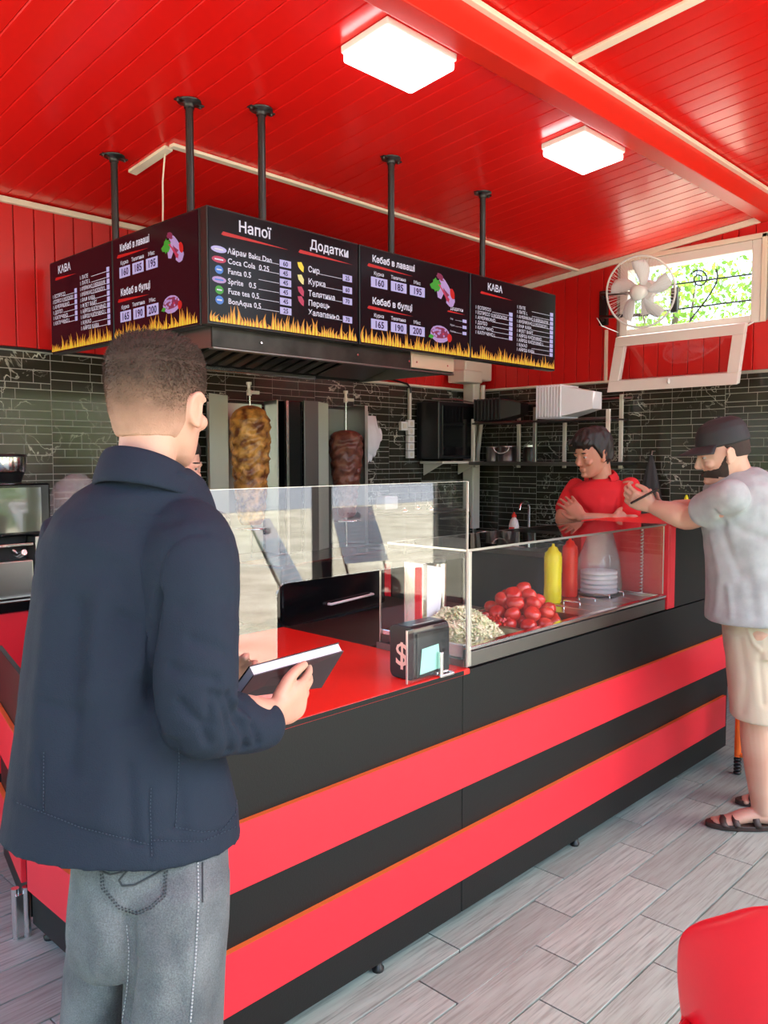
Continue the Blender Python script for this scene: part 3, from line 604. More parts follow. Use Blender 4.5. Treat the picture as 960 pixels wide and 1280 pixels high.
MB().bb((3.38, 4.14, .965), (3.52, 4.36, 1.95)).build('side_cabinet', 'gloss_black', t2, bevel=.006)
MB().bb((3.522, 4.12, .965), (3.64, 4.14, 1.955)).bb((3.515, 4.118, .965), (3.522, 4.122, 1.955)).build('side_shield', 'dark_steel', t2, bevel=.002)
MB().prism([(3.642, 4.13, .965), (3.80, 4.20, .965), (3.80, 4.20, 1.95), (3.642, 4.13, 1.955)], (.004, .008, 0)).build('side_shield', 'satin', t2)
MB().bb((3.80, 4.38, .965), (4.13, 4.39, 1.93)).build('back_shield', 'dark_steel', t2)
MB().bb((4.12, 4.16, .965), (4.128, 4.38, 1.95)).bb((4.105, 4.155, .965), (4.135, 4.165, 1.95)).build('side_shield', 'steel', t2)
def spit(cx, cy, ztop, zb, prof, m, lab, seed, ph):
    mb = MB(); seg = 56; n = 80; H_ = ztop - zb; vs = []; fs = []
    for i in range(n + 1):
        v = i / n; r0 = np.interp(v, [p[0] for p in prof], [p[1] for p in prof]); z = zb + H_ * v
        for k in range(seg):
            a = 2 * math.pi * k / seg; q = Vector((math.cos(a) * 6, math.sin(a) * 6, z * 22 + seed)); f = noise.noise(q * .8) * .5 + noise.noise(q * 2.3) * .35
            r = r0 * (1 + .11 * f) + .006 * math.sin(z * 90 + 2 * math.sin(a * 2 + seed) + noise.noise(q * .5) * 4) * min(1, v * 8, (1 - v) * 8)
            vs.append((cx + r * math.cos(a), cy + r * math.sin(a), z))
    for i in range(n):
        for k in range(seg): k2 = (k + 1) % seg; fs.append((i * seg + k, i * seg + k2, (i + 1) * seg + k2, (i + 1) * seg + k))
    fs.append(tuple(range(seg - 1, -1, -1))); fs.append(tuple(range(n * seg, (n + 1) * seg))); mb.add(vs, fs, 0, True)
    t = thing('kebab_stack', (cx, cy, .96), lab, 'kebab meat', 'meat stacks on upright spits'); mb.build('meat', m, t)
    MB().tube([(cx, cy, .96), (cx, cy, 2.03)], .006, 8).build('spit_rod', 'bright_steel', t)
    MB().lathe([(.10, 0), (.105, .008), (.02, .012)], (cx, cy, zb - .03), 24).build('base_plate', 'bright_steel', t)
    MB().lathe([(.016, 0), (.016, .03), (.01, .035), (.01, .06), (.017, .065), (.017, .08)], (cx - .02, cy - .02, 1.965), 12).bb((cx - .01, cy - .02, 1.975), (cx + .06, cy, 1.995)).build('spit_knob', 'offwhite', t)
spit(3.105, 4.15, 1.905, 1.17, [(0, .06), (.03, .075), (.12, .088), (.4, .104), (.7, .122), (.88, .122), (.96, .09), (.99, .05), (1, .02)], 'meat', 'golden brown chicken kebab stack on the left upright spit', 1, 0)
spit(3.965, 4.20, 1.775, 1.17, [(0, .05), (.03, .065), (.2, .075), (.5, .1), (.8, .116), (.93, .112), (.98, .08), (1, .03)], 'meat2', 'dark red beef kebab stack on the right upright spit', 9, 0)
# ------------------------------------------------------------------ glass screen and display case
t = thing('glass_screen', (1.62, 1.693, .88), 'clear upright glass screen with a cut-out hatch on the red worktop', 'glass screen')
pts = [(1.10, .881), (1.345, .881), (1.345, 1.215)]
for k in range(6): a = R(180 - 18 * k); pts.append((1.38 + .035 * math.cos(a), 1.215 + .035 * math.sin(a)))
pts += [(2.132, 1.25), (2.132, .881), (2.147, .881), (2.147, 1.503), (1.10, 1.503)]
MB().prism([(x, 1.690, z) for x, z in pts], (0, .006, 0)).build('pane', 'screenpane', t)
MB().bb((2.147, 1.6895, .881), (2.1495, 1.6965, 1.503)).build('polished_edge', 'offwhite', t); MB().bb((1.10, 1.690, 1.5031), (2.147, 1.696, 1.5045)).build('polished_edge', 'steel', t)
MB().bb((1.853, 1.690, .883), (2.130, 1.694, 1.05)).build('low_guard_pane', 'casepane', t); MB().bb((1.851, 1.6895, .883), (1.853, 1.6965, 1.05)).build('polished_edge', 'steel', t)
MB().bb((1.995, 1.676, .88), (2.01, 1.689, .96)).bb((1.995, 1.697, .88), (2.06, 1.708, .955)).bb((1.99, 1.672, .878), (2.06, 1.712, .888)).build('chrome_clamp', 'bright_steel', t, bevel=.003)
t = thing('display_case', (2.88, 1.9, .95), 'low glass display case over the steel salad tray', 'display case')
def pane(a, b, m='casepane', n='pane'): return MB().bb(a, b).build(n, m, t)
pane((2.158, 1.698, .953), (3.615, 1.703, 1.270)); pane((2.152, 1.705, .885), (2.157, 2.10, 1.270)); pane((3.616, 1.705, .953), (3.621, 2.10, 1.270)); pane((2.152, 1.698, 1.2705), (3.621, 2.06, 1.2755), 'tint', 'top_pane')  # dark reflection on the case top put into the pane's tint
for a, b in (((2.152, 1.6955, 1.269), (3.622, 1.698, 1.277)), ((2.1495, 1.698, 1.270), (2.152, 2.06, 1.2765)), ((3.6, 1.6955, .955), (3.607, 1.698, 1.268)), ((2.150, 2.098, .885), (2.156, 2.1015, 1.17)), ((2.152, 2.0605, 1.271), (3.622, 2.0625, 1.276))):
    pane(a, b, 'steel', 'polished_edge')
MB().bb((2.150, 1.686, .883), (2.166, 1.697, 1.27)).build('corner_post', 'steel', t, bevel=.002)
MB().bb((2.142, 1.70, .881), (2.151, 2.11, .905)).build('base_channel', 'dark_steel', t)
# steel tray
t = thing('salad_tray', (2.88, 1.9, .88), 'long brushed steel salad tray set behind the front panel under the glass', 'steel tray')
MB().bb((2.160, 1.688, .881), (3.612, 1.697, .932)).build('front_wall', 'dark_steel', t, bevel=.002)
rim = MB(); rim.bb((2.157, 1.684, .937), (3.614, 1.716, .950)); rim.build('front_rim', 'bright_steel', t, bevel=.003)
MB().bb((2.157, 2.06, .932), (3.614, 2.10, .952)).build('rear_rim', 'bright_steel', t, bevel=.003); MB().bb((2.158, 1.717, .881), (2.18, 2.059, .952)).build('end_rim', 'steel', t, bevel=.003); MB().bb((3.59, 1.717, .881), (3.613, 2.059, .952)).build('end_rim', 'bright_steel', t, bevel=.003)
MB().bb((2.18, 1.717, .881), (3.59, 2.059, .892)).build('tray_floor', 'dark_steel', t)
for x0, x1 in ((2.185, 2.52), (2.535, 2.93)):
    mb = MB()
    for a, b in (((x0, 1.72, .893), (x1, 1.726, .945)), ((x0, 2.05, .893), (x1, 2.056, .945)), ((x0, 1.727, .893), (x0 + .006, 2.049, .945)), ((x1 - .006, 1.727, .893), (x1, 2.049, .945))): mb.bb(a, b)
    mb.build('food_pan', 'steel', t, kind='stuff')
for k in range(5):
    x0 = 2.945 + k * .129
    MB().bb((x0, 1.72, .930), (x0 + .122, 2.056, .940)).build('pan_lid', 'steel', t, bevel=.004); MB().tube([(x0 + .06, 1.85, .942), (x0 + .06, 1.85, .955), (x0 + .06, 1.93, .955), (x0 + .06, 1.93, .942)], .004, 6).build('lid_handle', 'bright_steel', t)
# cabbage, tomatoes
mb = MB(); r = random.Random(4)
for k in range(4200):
    a = r.uniform(0, 6.28); rr = math.sqrt(r.random()) * 1.04; x = 2.35 + .155 * rr * math.cos(a); y = 1.885 + .15 * rr * math.sin(a); zt = .925 + .10 * max(0, 1 - rr * rr) ** .8 + .022 * noise.noise(Vector((x * 20, y * 20, 0)))
    z = zt - abs(r.gauss(0, .006)); d = r.uniform(0, 6.28); L = r.uniform(.018, .042); w = r.uniform(.0016, .0034); u = Vector((math.cos(d), math.sin(d), r.uniform(-.5, .5))).normalized(); s = u.cross(Vector((r.uniform(-1, 1), r.uniform(-1, 1), 1))).normalized(); nrm = u.cross(s)
    c = Vector((x, y, z)); P = []
    for q in (-1, 0, 1):
        cc = c + u * L * .5 * q + nrm * (.25 * L if q == 0 else 0) * r.choice((-1, 1)); P += [cc + s * w, cc - s * w]
    mb.add(P, [(0, 1, 3, 2), (2, 3, 5, 4)], 0)
mb.loft([((2.35, 1.885, .895), (.15, 0, 0), (0, .145, 0)), ((2.35, 1.885, .925), (.15, 0, 0), (0, .145, 0)), ((2.35, 1.885, .97), (.10, 0, 0), (0, .09, 0)), ((2.35, 1.885, .992), (.04, 0, 0), (0, .04, 0))])
props(mb.build('shredded_cabbage', 'cabbage', origin=(2.35, 1.885, .90)), 'heap of pale shredded cabbage in the near end of the steel tray', 'cabbage', kind='stuff')
def tomato_mesh():
    mb = MB(); vs = []; n = 10; seg = 16
    for i in range(n + 1):
        tt = math.pi * i / n
        for k in range(seg): q = 2 * math.pi * k / seg; rr = .033 * (math.sin(tt) + .0005) * (1 + .05 * math.cos(5 * q)); vs.append((rr * math.cos(q), rr * math.sin(q), .027 * math.cos(tt) - .007 * math.exp(-(math.sin(tt) / .3) ** 2) * (1 if tt < 1.5 else 0)))
    fs = [(i * seg + k, (i + 1) * seg + k, (i + 1) * seg + (k + 1) % seg, i * seg + (k + 1) % seg) for i in range(n) for k in range(seg)]
    return mb.add(vs, fs, 0, True)
tm = tomato_mesh().build('tomato', 'tomato', label='x', cat='tomato', group='tomatoes heaped in the steel tray')
sp_ = []
for lay, (n, rad, z) in enumerate(((11, .132, .932), (6, .072, .932), (1, 0, .935), (9, .110, .972), (4, .045, .98), (6, .072, 1.008), (1, 0, 1.01), (3, .035, 1.035), (1, .01, 1.052))):
    for k in range(n): a = 6.28 * k / n + lay * .7; sp_.append((2.745 + rad * math.cos(a) * 1.05, 1.89 + rad * math.sin(a), z + r.uniform(-.004, .004)))
for i, p in enumerate(sp_):
    o = tm if i == 0 else tm.copy()
    if i: COL.objects.link(o)
    o.location = p; o.rotation_euler = (r.uniform(-.9, .9), r.uniform(-.9, .9), r.uniform(0, 6)); o.scale = [r.uniform(.9, 1.15)] * 3
    o['label'] = 'glossy red tomato in the heap beside the shredded cabbage'
o['label'] = 'topmost glossy red tomato of the heap'
mb = MB()
for k in range(120): mb.box((2.56 + r.uniform(-.045, .03), 1.93 + r.uniform(-.1, .1), .94 + r.uniform(0, .03)), (.012, .011, .01), Matrix.Rotation(r.uniform(0, 3), 3, (r.random(), r.random(), 1)))
props(mb.build('chopped_tomato', 'tomato', origin=(2.56, 1.93, .93)), 'loose chopped tomato between the cabbage and the heap of tomatoes', 'chopped tomato', kind='stuff')
def squeeze(x, y, z, h, rad, m, lab, nm='squeeze_bottle'):
    t = thing(nm, (x, y, z), lab, 'sauce bottle', 'squeeze bottles on the salad tray')
    MB().lathe([(rad * .9, 0), (rad, .008), (rad, .06), (rad * .97, .07), (rad * .97, .13), (rad, .14), (rad, h * .78), (rad * .92, h * .81)], (x, y, z), 28).build('bottle_body', m, t)
    MB().lathe([(rad * .94, h * .81), (rad * .94, h * .84), (rad * .62, h * .88), (rad * .5, h * .93), (rad * .2, h * .95), (rad * .13, h)], (x, y, z), 24).build('nozzle_cap', m, t)
squeeze(3.13, 1.985, .941, .262, .039, 'yellow', 'yellow squeeze sauce bottle standing behind the tomatoes'); squeeze(3.32, 2.015, .941, .275, .036, 'redbottle', 'red squeeze sauce bottle just right of the yellow one')
# bag of flatbread and spring at the far end of the case
t = thing('plastic_bag', (3.48, 2.02, .945), 'milky plastic bag of flatbreads at the far end of the glass case', 'plastic bag')
c = Vector((3.47, 1.95, .942))
def bagloft(sc, z0, z1, top): return MB().loft([(c + Vector((0, 0, z0)), (.095 * sc, 0, 0), (0, .085 * sc, 0), 3), (c + Vector((0, 0, z0 + .03)), (.11 * sc, 0, 0), (0, .095 * sc, 0), 3), (c + Vector((0, 0, z1 * .5)), (.10 * sc, 0, 0), (0, .09 * sc, 0), 2.6), (c + Vector((.02, 0, z1)), (.05 * top, 0, 0), (0, .05 * top, 0), 2)], 24)
b = bagloft(1, .002, .31, 1)
b.v = [tuple(Vector(v) + Vector((noise.noise(Vector(v) * 14), noise.noise(Vector(v) * 14 + Vector((9, 0, 0))), 0)) * .015) for v in b.v]; b.build('bag_film', 'bagfilm', t)
for k in range(5): MB().lathe([(.04, 0), (.085, .004), (.085, .016), (.06, .02)], (c.x, c.y, .949 + k * .022), 20).build('flatbread', 'foam', t)
mb = MB(); mb.tube([(3.62 - .02 + .008 * math.cos(k * .9), 1.80 + .008 * math.sin(k * .9), .945 + k * .0022) for k in range(0, 145)], .0028, 5)
props(mb.build('steel_spring', 'bright_steel', origin=(3.6, 1.8, .945)), 'thin twisted steel coil standing inside the right end of the glass case', 'steel coil')
# napkins, tube
t = thing('napkin_holder', (2.27, 1.99, .9), 'chrome and red holder full of folded napkins inside the near end of the case', 'napkin holder')
MB().bb((2.225, 1.96, .953), (2.255, 2.05, 1.20)).build('chrome_plate', 'bright_steel', t, bevel=.004); MB().bb((2.212, 1.955, .953), (2.223, 1.985, 1.185)).build('red_plate', 'red_lam', t, bevel=.003)
MB().prism([(2.26, 1.97, .953), (2.33, 1.97, .953), (2.365, 1.97, 1.17), (2.265, 1.97, 1.19)], (0, .06, 0)).build('napkin_stack', 'paper', t, bevel=.002)
t = thing('steel_tube', (2.47, 2.08, .953), 'slim upright steel cup tube with a dark cap behind the shredded cabbage', 'steel tube')
MB().lathe([(.024, 0), (.024, .215)], (2.47, 2.08, .953), 20).build('tube', 'steel', t); MB().lathe([(.026, .216), (.026, .23), (.018, .236)], (2.47, 2.08, .953), 20).build('tube_cap', 'soot', t)
# payment terminal
t = thing('payment_terminal', (1.975, 1.755, .88), 'black rounded cube terminal with a white dollar sign and a small mint screen', 'payment terminal')
tx0, tx1, ty0, ty1, tz0, tz1 = 1.893, 2.065, 1.70, 1.805, .881, 1.052
MB().rbox(((tx0 + tx1) / 2, (ty0 + ty1) / 2, (tz0 + tz1) / 2), (tx1 - tx0, ty1 - ty0, tz1 - tz0), .022, axis=0).build('shell', 'black', t, bevel=.003)
MB().bb((tx0 + .012, ty0 - .004, tz0 + .01), (tx1 - .004, ty0 - .0005, tz1 - .02)).build('front_glass', 'gloss_black', t, bevel=.002)
MB().prism([(1.915, ty0 - .0045, .90), (2.015, ty0 - .0045, .905), (2.005, ty0 - .0045, .985), (1.925, ty0 - .0045, .98)], (0, -.0015, 0)).build('mint_screen', mat('mint_screen', (.3, .6, .5), rough=.3, emit=(.35, .8, .68), estr=.55), t)
mb = MB(); text(mb, '$', 0, 0, .105, 0, .012, 'CENTER'); mb2 = MB(); mb2.add([(tx0 - .0012, 1.752 - v[0], .925 + v[1]) for v in mb.v], mb.f); mb2.build('dollar_sign', mat('white_print', (.85, .6, .5), rough=.5), t)
MB().bb((tx0 + .03, ty0 + .03, tz1), (tx0 + .13, ty0 + .034, tz1 + .001)).build('top_slot', 'steel', t)

# low bench with black appliance behind the counter
t = thing('work_bench', (2.7, 2.95, 0), 'low dark steel bench behind the counter seen through the glass hatch', 'bench')
MB().bb((2.15, 2.70, .78), (3.35, 3.30, .80)).build('bench_top', 'dark_steel', t, bevel=.003)
for x, y in ((2.18, 2.73), (3.31, 2.73), (2.18, 3.27), (3.31, 3.27)): MB().bb((x - .02, y - .02, 0), (x + .02, y + .02, .779)).build('leg', 'dark_steel', t)
t = thing('black_appliance', (2.75, 3.0, .8), 'glossy black boxy appliance with a slim chrome handle behind the glass hatch', 'kitchen appliance')
A = Vector((2.30, 2.855, 0)); B = Vector((3.12, 3.005, 0)); d_ = (B - A).normalized(); n_ = Vector((-d_.y, d_.x, 0)); q_ = Matrix(((d_.x, n_.x, 0), (d_.y, n_.y, 0), (0, 0, 1))); L_ = (B - A).length
def ap(c0, c1, z0, z1, o0, o1): return MB().box(A + d_ * (c0 + c1) / 2 + n_ * (o0 + o1) / 2 + Vector((0, 0, (z0 + z1) / 2)), (c1 - c0, o1 - o0, z1 - z0), q_)
ap(0, L_, .815, 1.10, 0, .28).build('housing', 'gloss_black', t, bevel=.012); ap(.02, L_ - .02, .80, .815, .02, .26).build('base', 'matt_black', t)
hp = [ony(402, 757, 2.95), ony(460, 742, 2.99)]; u0 = (hp[0] - A).dot(d_); u1 = (hp[1] - A).dot(d_)
MB().tube([A + d_ * u0 + n_ * -.004 + Vector((0, 0, .884)), A + d_ * u0 + n_ * -.022 + Vector((0, 0, .884)), A + d_ * u1 + n_ * -.022 + Vector((0, 0, .884)), A + d_ * u1 + n_ * -.004 + Vector((0, 0, .884))], .0065, 8).build('chrome_handle', 'white', t)
props(MB().lathe([(.05, 0), (.12, .012), (.135, .03), (.13, .032), (.115, .018), (.0, .008)], (2.19, 2.86, .801), 32).build('round_dish', mat('dark_green_enamel', (.02, .05, .025), rough=.25), origin=(2.19, 2.86, .8)), 'dark green round dish at the left end of the low bench', 'dish')

# ------------------------------------------------------------------ left: coffee corner
t = thing('coffee_machine', (1.5, 4.25, .9), 'steel and black coffee machine with a glossy dark front at the far left', 'coffee machine')
MB().bb((1.12, 4.04, .90), (1.70, 4.42, 1.085)).build('steel_base', 'steel', t, bevel=.006); MB().bb((1.705, 4.02, .90), (1.79, 4.40, 1.20)).build('side_panel', 'steel', t, bevel=.004)
MB().bb((1.12, 4.12, 1.085), (1.70, 4.42, 1.20)).build('brew_bay', 'matt_black', t); MB().bb((1.10, 4.03, 1.155), (1.70, 4.119, 1.17)).build('spout_bar', 'bright_steel', t, bevel=.003)
for x in (1.45, 1.6): MB().tube([(x, 4.02, 1.13), (x, 3.96, 1.12), (x, 3.90, 1.14)], [.016, .012, .014], 10).build('portafilter', 'bright_steel', t)
MB().bb((1.10, 4.03, 1.205), (1.79, 4.42, 1.46)).build('upper_housing', 'gloss_black', t, bevel=.01)
MB().bb((1.14, 4.024, 1.225), (1.74, 4.029, 1.44)).build('glass_front', mat('mirror_glass', (.10, .12, .08), rough=.06, spec=1., coat=1.), t)
t = thing('coffee_grinder', (1.66, 4.22, 1.462), 'round steel and black bean hopper on top of the coffee machine', 'coffee grinder')
MB().lathe([(.055, 0), (.065, .035), (.075, .05)], (1.66, 4.2, 1.462), 28).build('black_base', 'black', t); MB().lathe([(.075, .051), (.078, .055), (.08, .125)], (1.66, 4.2, 1.462), 28).build('steel_hopper', 'bright_steel', t); MB().lathe([(.084, .126), (.084, .138), (.02, .142)], (1.66, 4.2, 1.462), 28).build('lid', 'black', t)
t = thing('clear_bag', (1.95, 4.1, .9), 'crumpled clear plastic bag standing right of the coffee machine, behind the man', 'plastic bag')
b = MB().loft([((1.97, 4.2, .901), (.15, 0, 0), (0, .12, 0), 3), ((1.975, 4.2, 1.1), (.155, 0, 0), (0, .13, 0), 3), ((1.975, 4.2, 1.3), (.15, 0, 0), (0, .12, 0), 2.5), ((2.0, 4.2, 1.45), (.10, 0, 0), (0, .07, 0), 2), ((2.01, 4.2, 1.5), (.04, 0, 0), (0, .02, 0), 2)], 30)
b.v = [tuple(Vector(v) + Vector((noise.noise(Vector(v) * 11), noise.noise(Vector(v) * 11 + Vector((9, 0, 0))), 0)) * .02) for v in b.v]; b.build('bag_film', 'bagfilm', t)

# ------------------------------------------------------------------ back right corner
t = thing('griddle_oven', (4.63, 4.1, .9), 'dark brown steel oven with a handled door in the corner of the back counter', 'oven')
MB().bb((4.27, 3.92, .93), (4.60, 4.40, 1.17)).build('left_body', 'soot', t, bevel=.008); MB().bb((4.605, 3.90, .93), (4.985, 4.40, 1.175)).build('door_body', 'soot', t, bevel=.008)
MB().bb((4.62, 3.885, 1.13), (4.97, 3.899, 1.145)).build('door_handle', 'dark_steel', t, bevel=.003); MB().bb((4.25, 3.93, 1.177), (4.99, 4.42, 1.195)).build('top_plate', 'dark_steel', t, bevel=.004)
for x, y in ((4.35, 4.0), (4.66, 4.02), (4.66, 4.15)): MB().lathe([(.03, 0), (.03, .012), (.012, .016), (.012, .03)], (x, y, 1.196), 14).build('top_knob', 'bright_steel', t)
for x in (4.3, 4.95): 
    for y in (3.95, 4.37): MB().lathe([(.015, 0), (.015, .03)], (x, y, .90), 10).build('foot', 'black', t)
t = thing('wall_oven', (5.33, 4.4, 1.56), 'black square-fronted appliance fixed to the tiles above the corner of the back counter', 'wall appliance')
MB().bb((5.02, 4.25, 1.575), (5.50, 4.485, 2.03)).build('housing', 'black', t, bevel=.008); MB().bb((5.06, 4.243, 1.60), (5.46, 4.249, 2.0)).build('glass_front', 'gloss_black', t, bevel=.003)
MB().tube([(5.0, 4.30, 2.05), (5.25, 4.27, 2.055), (5.52, 4.30, 2.045)], .006, 6).build('top_rail', 'steel', t)
t = thing('wall_shelf', (5.35, 4.4, 1.53), 'short white shelf under the black wall appliance', 'shelf')
MB().bb((5.06, 4.24, 1.535), (5.60, 4.485, 1.555)).build('shelf_board', 'offwhite', t, bevel=.003)
for x in (5.1, 5.55): MB().prism([(x, 4.48, 1.534), (x, 4.28, 1.534), (x, 4.48, 1.44)], (.012, 0, 0)).build('bracket', 'offwhite', t)
for k in range(5):
    z = 1.58 + k * .062
    t = thing('wall_socket', (4.93, 4.49, z), ('lowest', 'second from the bottom', 'middle', 'second from the top', 'topmost')[k] + ' of the white sockets in the column beside the black wall appliance', 'socket', 'white sockets in a column beside the black wall appliance')
    MB().bb((4.90, 4.465, z), (4.975, 4.497, z + .058)).build('face_plate', 'white', t, bevel=.003); MB().lathe([(.018, 0), (.014, .003)], (4.938, 4.464, z + .029), 12, axis=(0, -1, 0)).build('socket_hole', 'offwhite', t)
t = thing('wall_socket', (4.86, 4.49, 1.8), 'single white switch left of the column of sockets', 'switch'); MB().bb((4.82, 4.465, 1.80), (4.895, 4.497, 1.87)).build('face_plate', 'white', t, bevel=.003); MB().bb((4.838, 4.461, 1.815), (4.877, 4.4645, 1.855)).build('rocker', 'offwhite', t)
props(MB().bb((4.925, 4.475, 1.89), (4.95, 4.497, 2.14)).build('cable_duct', 'offwhite', origin=(4.93, 4.49, 1.9), bevel=.002), 'thin white cable duct rising above the column of sockets', 'cable duct')
props(MB().rbox((5.66, 4.42, 1.60), (.10, .12, 1.25), .015).build('drain_pipe', 'offwhite', origin=(5.66, 4.42, .975)), 'cream square duct running down the corner of the tiled walls', 'duct')
props(MB().tube([(5.70, 4.33, 2.2), (5.69, 4.33, 1.95), (5.60, 4.31, 1.6), (5.585, 4.31, 1.5)], .02, 10).build('bent_pipe', 'offwhite', origin=(5.7, 4.33, 2.0)), 'bent cream pipe crossing in front of the corner duct', 'pipe')
t = thing('junction_box', (5.64, 4.33, 2.2), 'cream plastic box at the top of the corner duct beside the extractor hood', 'junction box')
MB().bb((5.40, 4.28, 2.235), (5.76, 4.42, 2.42)).build('box_body', 'offwhite', t, bevel=.012); MB().bb((5.36, 4.26, 2.205), (5.60, 4.44, 2.305)).build('box_foot', 'offwhite', t, bevel=.01); MB().tube([(5.62 + .04 * math.cos(a / 6), 4.275, 2.43 + .03 * math.sin(a / 6)) for a in range(19, 38)], .003, 6).build('cable_loop', 'black', t)
props(MB().tube([(4.4, 4.47, 2.2), (4.7, 4.45, 2.19), (4.88, 4.46, 2.17), (4.93, 4.47, 2.14), (4.935, 4.47, 2.10)], .008, 8).build('power_cable', 'black', origin=(4.7, 4.46, 2.2)), 'black cable running along the top of the tiles to the sockets', 'cable')
# white gloves hanging right of the beef grill
t = thing('hanging_glove', (4.36, 4.45, 1.9), 'pair of white gloves hanging on the tiles right of the beef spit', 'glove')
b = MB().loft([((4.34, 4.45, 1.90), (.085, 0, 0), (0, .018, 0), 2.5), ((4.35, 4.44, 1.82), (.088, 0, 0), (0, .022, 0), 2.5), ((4.37, 4.44, 1.75), (.105, 0, 0), (0, .028, 0), 2.5), ((4.36, 4.44, 1.66), (.09, 0, 0), (0, .025, 0), 2.5), ((4.35, 4.45, 1.60), (.05, 0, 0), (0, .02, 0), 2.5)], 28)
for dx, dz, l in ((-.05, 1.63, .06), (-.02, 1.61, .065), (.015, 1.61, .06), (.045, 1.64, .05)): b.ell((4.355 + dx, 4.445, dz), (.02, 0, 0), (0, .018, 0), (0, 0, l))
b.ell((4.46, 4.44, 1.76), (.02, 0, .01), (0, .018, 0), (-.01, 0, .05))
b.v = [tuple(Vector(v) + Vector((0, -1, 0)) * .006 * math.sin(v[0] * 90 + v[2] * 12)) for v in b.v]; b.v = [(v[0] + .085, v[1], v[2]) for v in b.v]; b.build('fabric', 'foam', t); MB().tube([(4.42, 4.49, 1.93), (4.42, 4.44, 1.93), (4.42, 4.44, 1.90)], .004, 6).build('hook', 'steel', t)
props(MB().bb((4.36, 4.20, 1.2), (4.50, 4.3, 1.30)).build('white_tub', 'white', origin=(4.43, 4.25, .9), bevel=.01), 'small white tub on the ledge left of the oven', 'tub')
props(MB().bb((4.30, 4.12, .901), (4.56, 4.38, 1.2)).build('shelf_block', 'soot', origin=(4.43, 4.25, .9), bevel=.01), 'dark block under the small white tub', 'block') if False else None

# rack on the right wall
t = thing('wall_rack', (5.58, 3.6, 1.53), 'open two-tier steel rack fixed to the right tiled wall', 'rack')
for y, x, z0, z1 in ((4.20, 5.40, 1.53, 1.90), (3.60, 5.40, 1.53, 1.97), (4.0, 5.76, 1.5, 2.0), (3.56, 5.76, 1.5, 1.95), (2.98, 5.40, 1.50, 1.93), (3.07, 5.76, 1.5, 2.06)):
    MB().bb((x - .01, y - .014, z0), (x + .01, y + .014, z1)).build('upright', 'offwhite' if y != 3.6 else 'steel', t, bevel=.002)
MB().bb((5.38, 2.95, 1.525), (5.78, 4.23, 1.55)).build('lower_shelf', 'dark_steel', t, bevel=.002)
for k in range(9): MB().tube([(5.40 + k * .045, 3.0, 1.868), (5.40 + k * .045, 4.2, 1.868)], .0045, 6).build('shelf_wire', 'dark_steel', t)
for k in range(17): MB().tube([(5.39, 3.02 + k * .072, 1.862), (5.78, 3.02 + k * .072, 1.862)], .003, 6).build('cross_wire', 'dark_steel', t)
MB().tube([(5.39, 3.0, 1.86), (5.39, 4.2, 1.86)], .008, 8).build('front_rail', 'dark_steel', t); MB().tube([(5.76, 2.98, 2.03), (5.76, 4.2, 2.03)], .008, 8).build('rear_rail', 'steel', t)
ORD = ['leftmost', 'second from the left', 'third from the left', 'fourth from the left', 'fifth from the left', 'sixth from the left', 'seventh from the left', 'eighth from the left', 'ninth from the left']
def tub(y, w, h, dpt, m, nm, lab, grp, z, x=5.50):
    t = thing(nm, (x, y, z), lab, 'food tray', grp); mb = MB()
    def rg(yy, k, zz=0): return [(x - w / 2 * k, yy, z + h / 2 - h / 2 * k + zz), (x + w / 2 * k, yy, z + h / 2 - h / 2 * k + zz), (x + w / 2 * k, yy, z + h / 2 + h / 2 * k + zz), (x - w / 2 * k, yy, z + h / 2 + h / 2 * k + zz)]
    vs = rg(y, 1) + rg(y - .004, 1) + rg(y - .005, .9) + rg(y - dpt, .5 if dpt > .1 else .88) + rg(y - dpt + .004, .48 if dpt > .1 else .86) + rg(y - .002, .87)
    fs = []
    for a in range(5):
        for k in range(4): k2 = (k + 1) % 4; fs.append((a * 4 + k, a * 4 + k2, a * 4 + 4 + k2, a * 4 + 4 + k))
    fs += [(12, 13, 14, 15), (16, 17, 18, 19)]; fs += [(20 + k, 20 + (k + 1) % 4, (k + 1) % 4, k) for k in range(4)]
    mb.add(vs, fs); mb.build('tray_shell', m, t, bevel=.003); return t
for k in range(8): tub(4.19 - k * .036, .22, .18, .17 if k == 7 else .025, 'black', 'black_food_tray', (ORD[k] if k < 7 else 'rightmost, base showing,') + ' of the nested black plastic trays on the wall rack', 'nested black trays on the rack', 1.879)
for k in range(9): tub(3.575 - k * .026, .26, .25, .24 if k == 8 else .02, 'foam', 'foam_food_tray', (ORD[k] if k < 8 else 'rightmost, base showing,') + ' of the nested white foam trays on the wall rack', 'nested white foam trays on the rack', 1.879)
def pot(x, y, r0, h, m, nm, lab, handle=False):
    t = thing(nm, (x, y, 1.552), lab, 'pot'); MB().lathe([(r0 * .94, 0), (r0, .01), (r0, h), (r0 * 1.06, h + .003), (r0 * 1.06, h + .009), (r0 * .93, h + .009), (r0 * .9, h * .4)], (x, y, 1.552), 24).build('pot_body', m, t)
    if handle: MB().tube([(x - r0 * 1.1, y + r0 * math.cos(a), 1.552 + h - .05 * math.sin(a)) for a in [math.pi * k / 10 for k in range(11)]], .004, 6).build('wire_handle', 'white', t)
pot(5.52, 4.08, .06, .11, 'steel', 'steel_pot', 'left of the two steel pots on the lower shelf of the rack'); pot(5.50, 3.93, .075, .115, 'steel', 'steel_pot', 'steel pot with a white bail handle on the lower shelf of the rack', True)
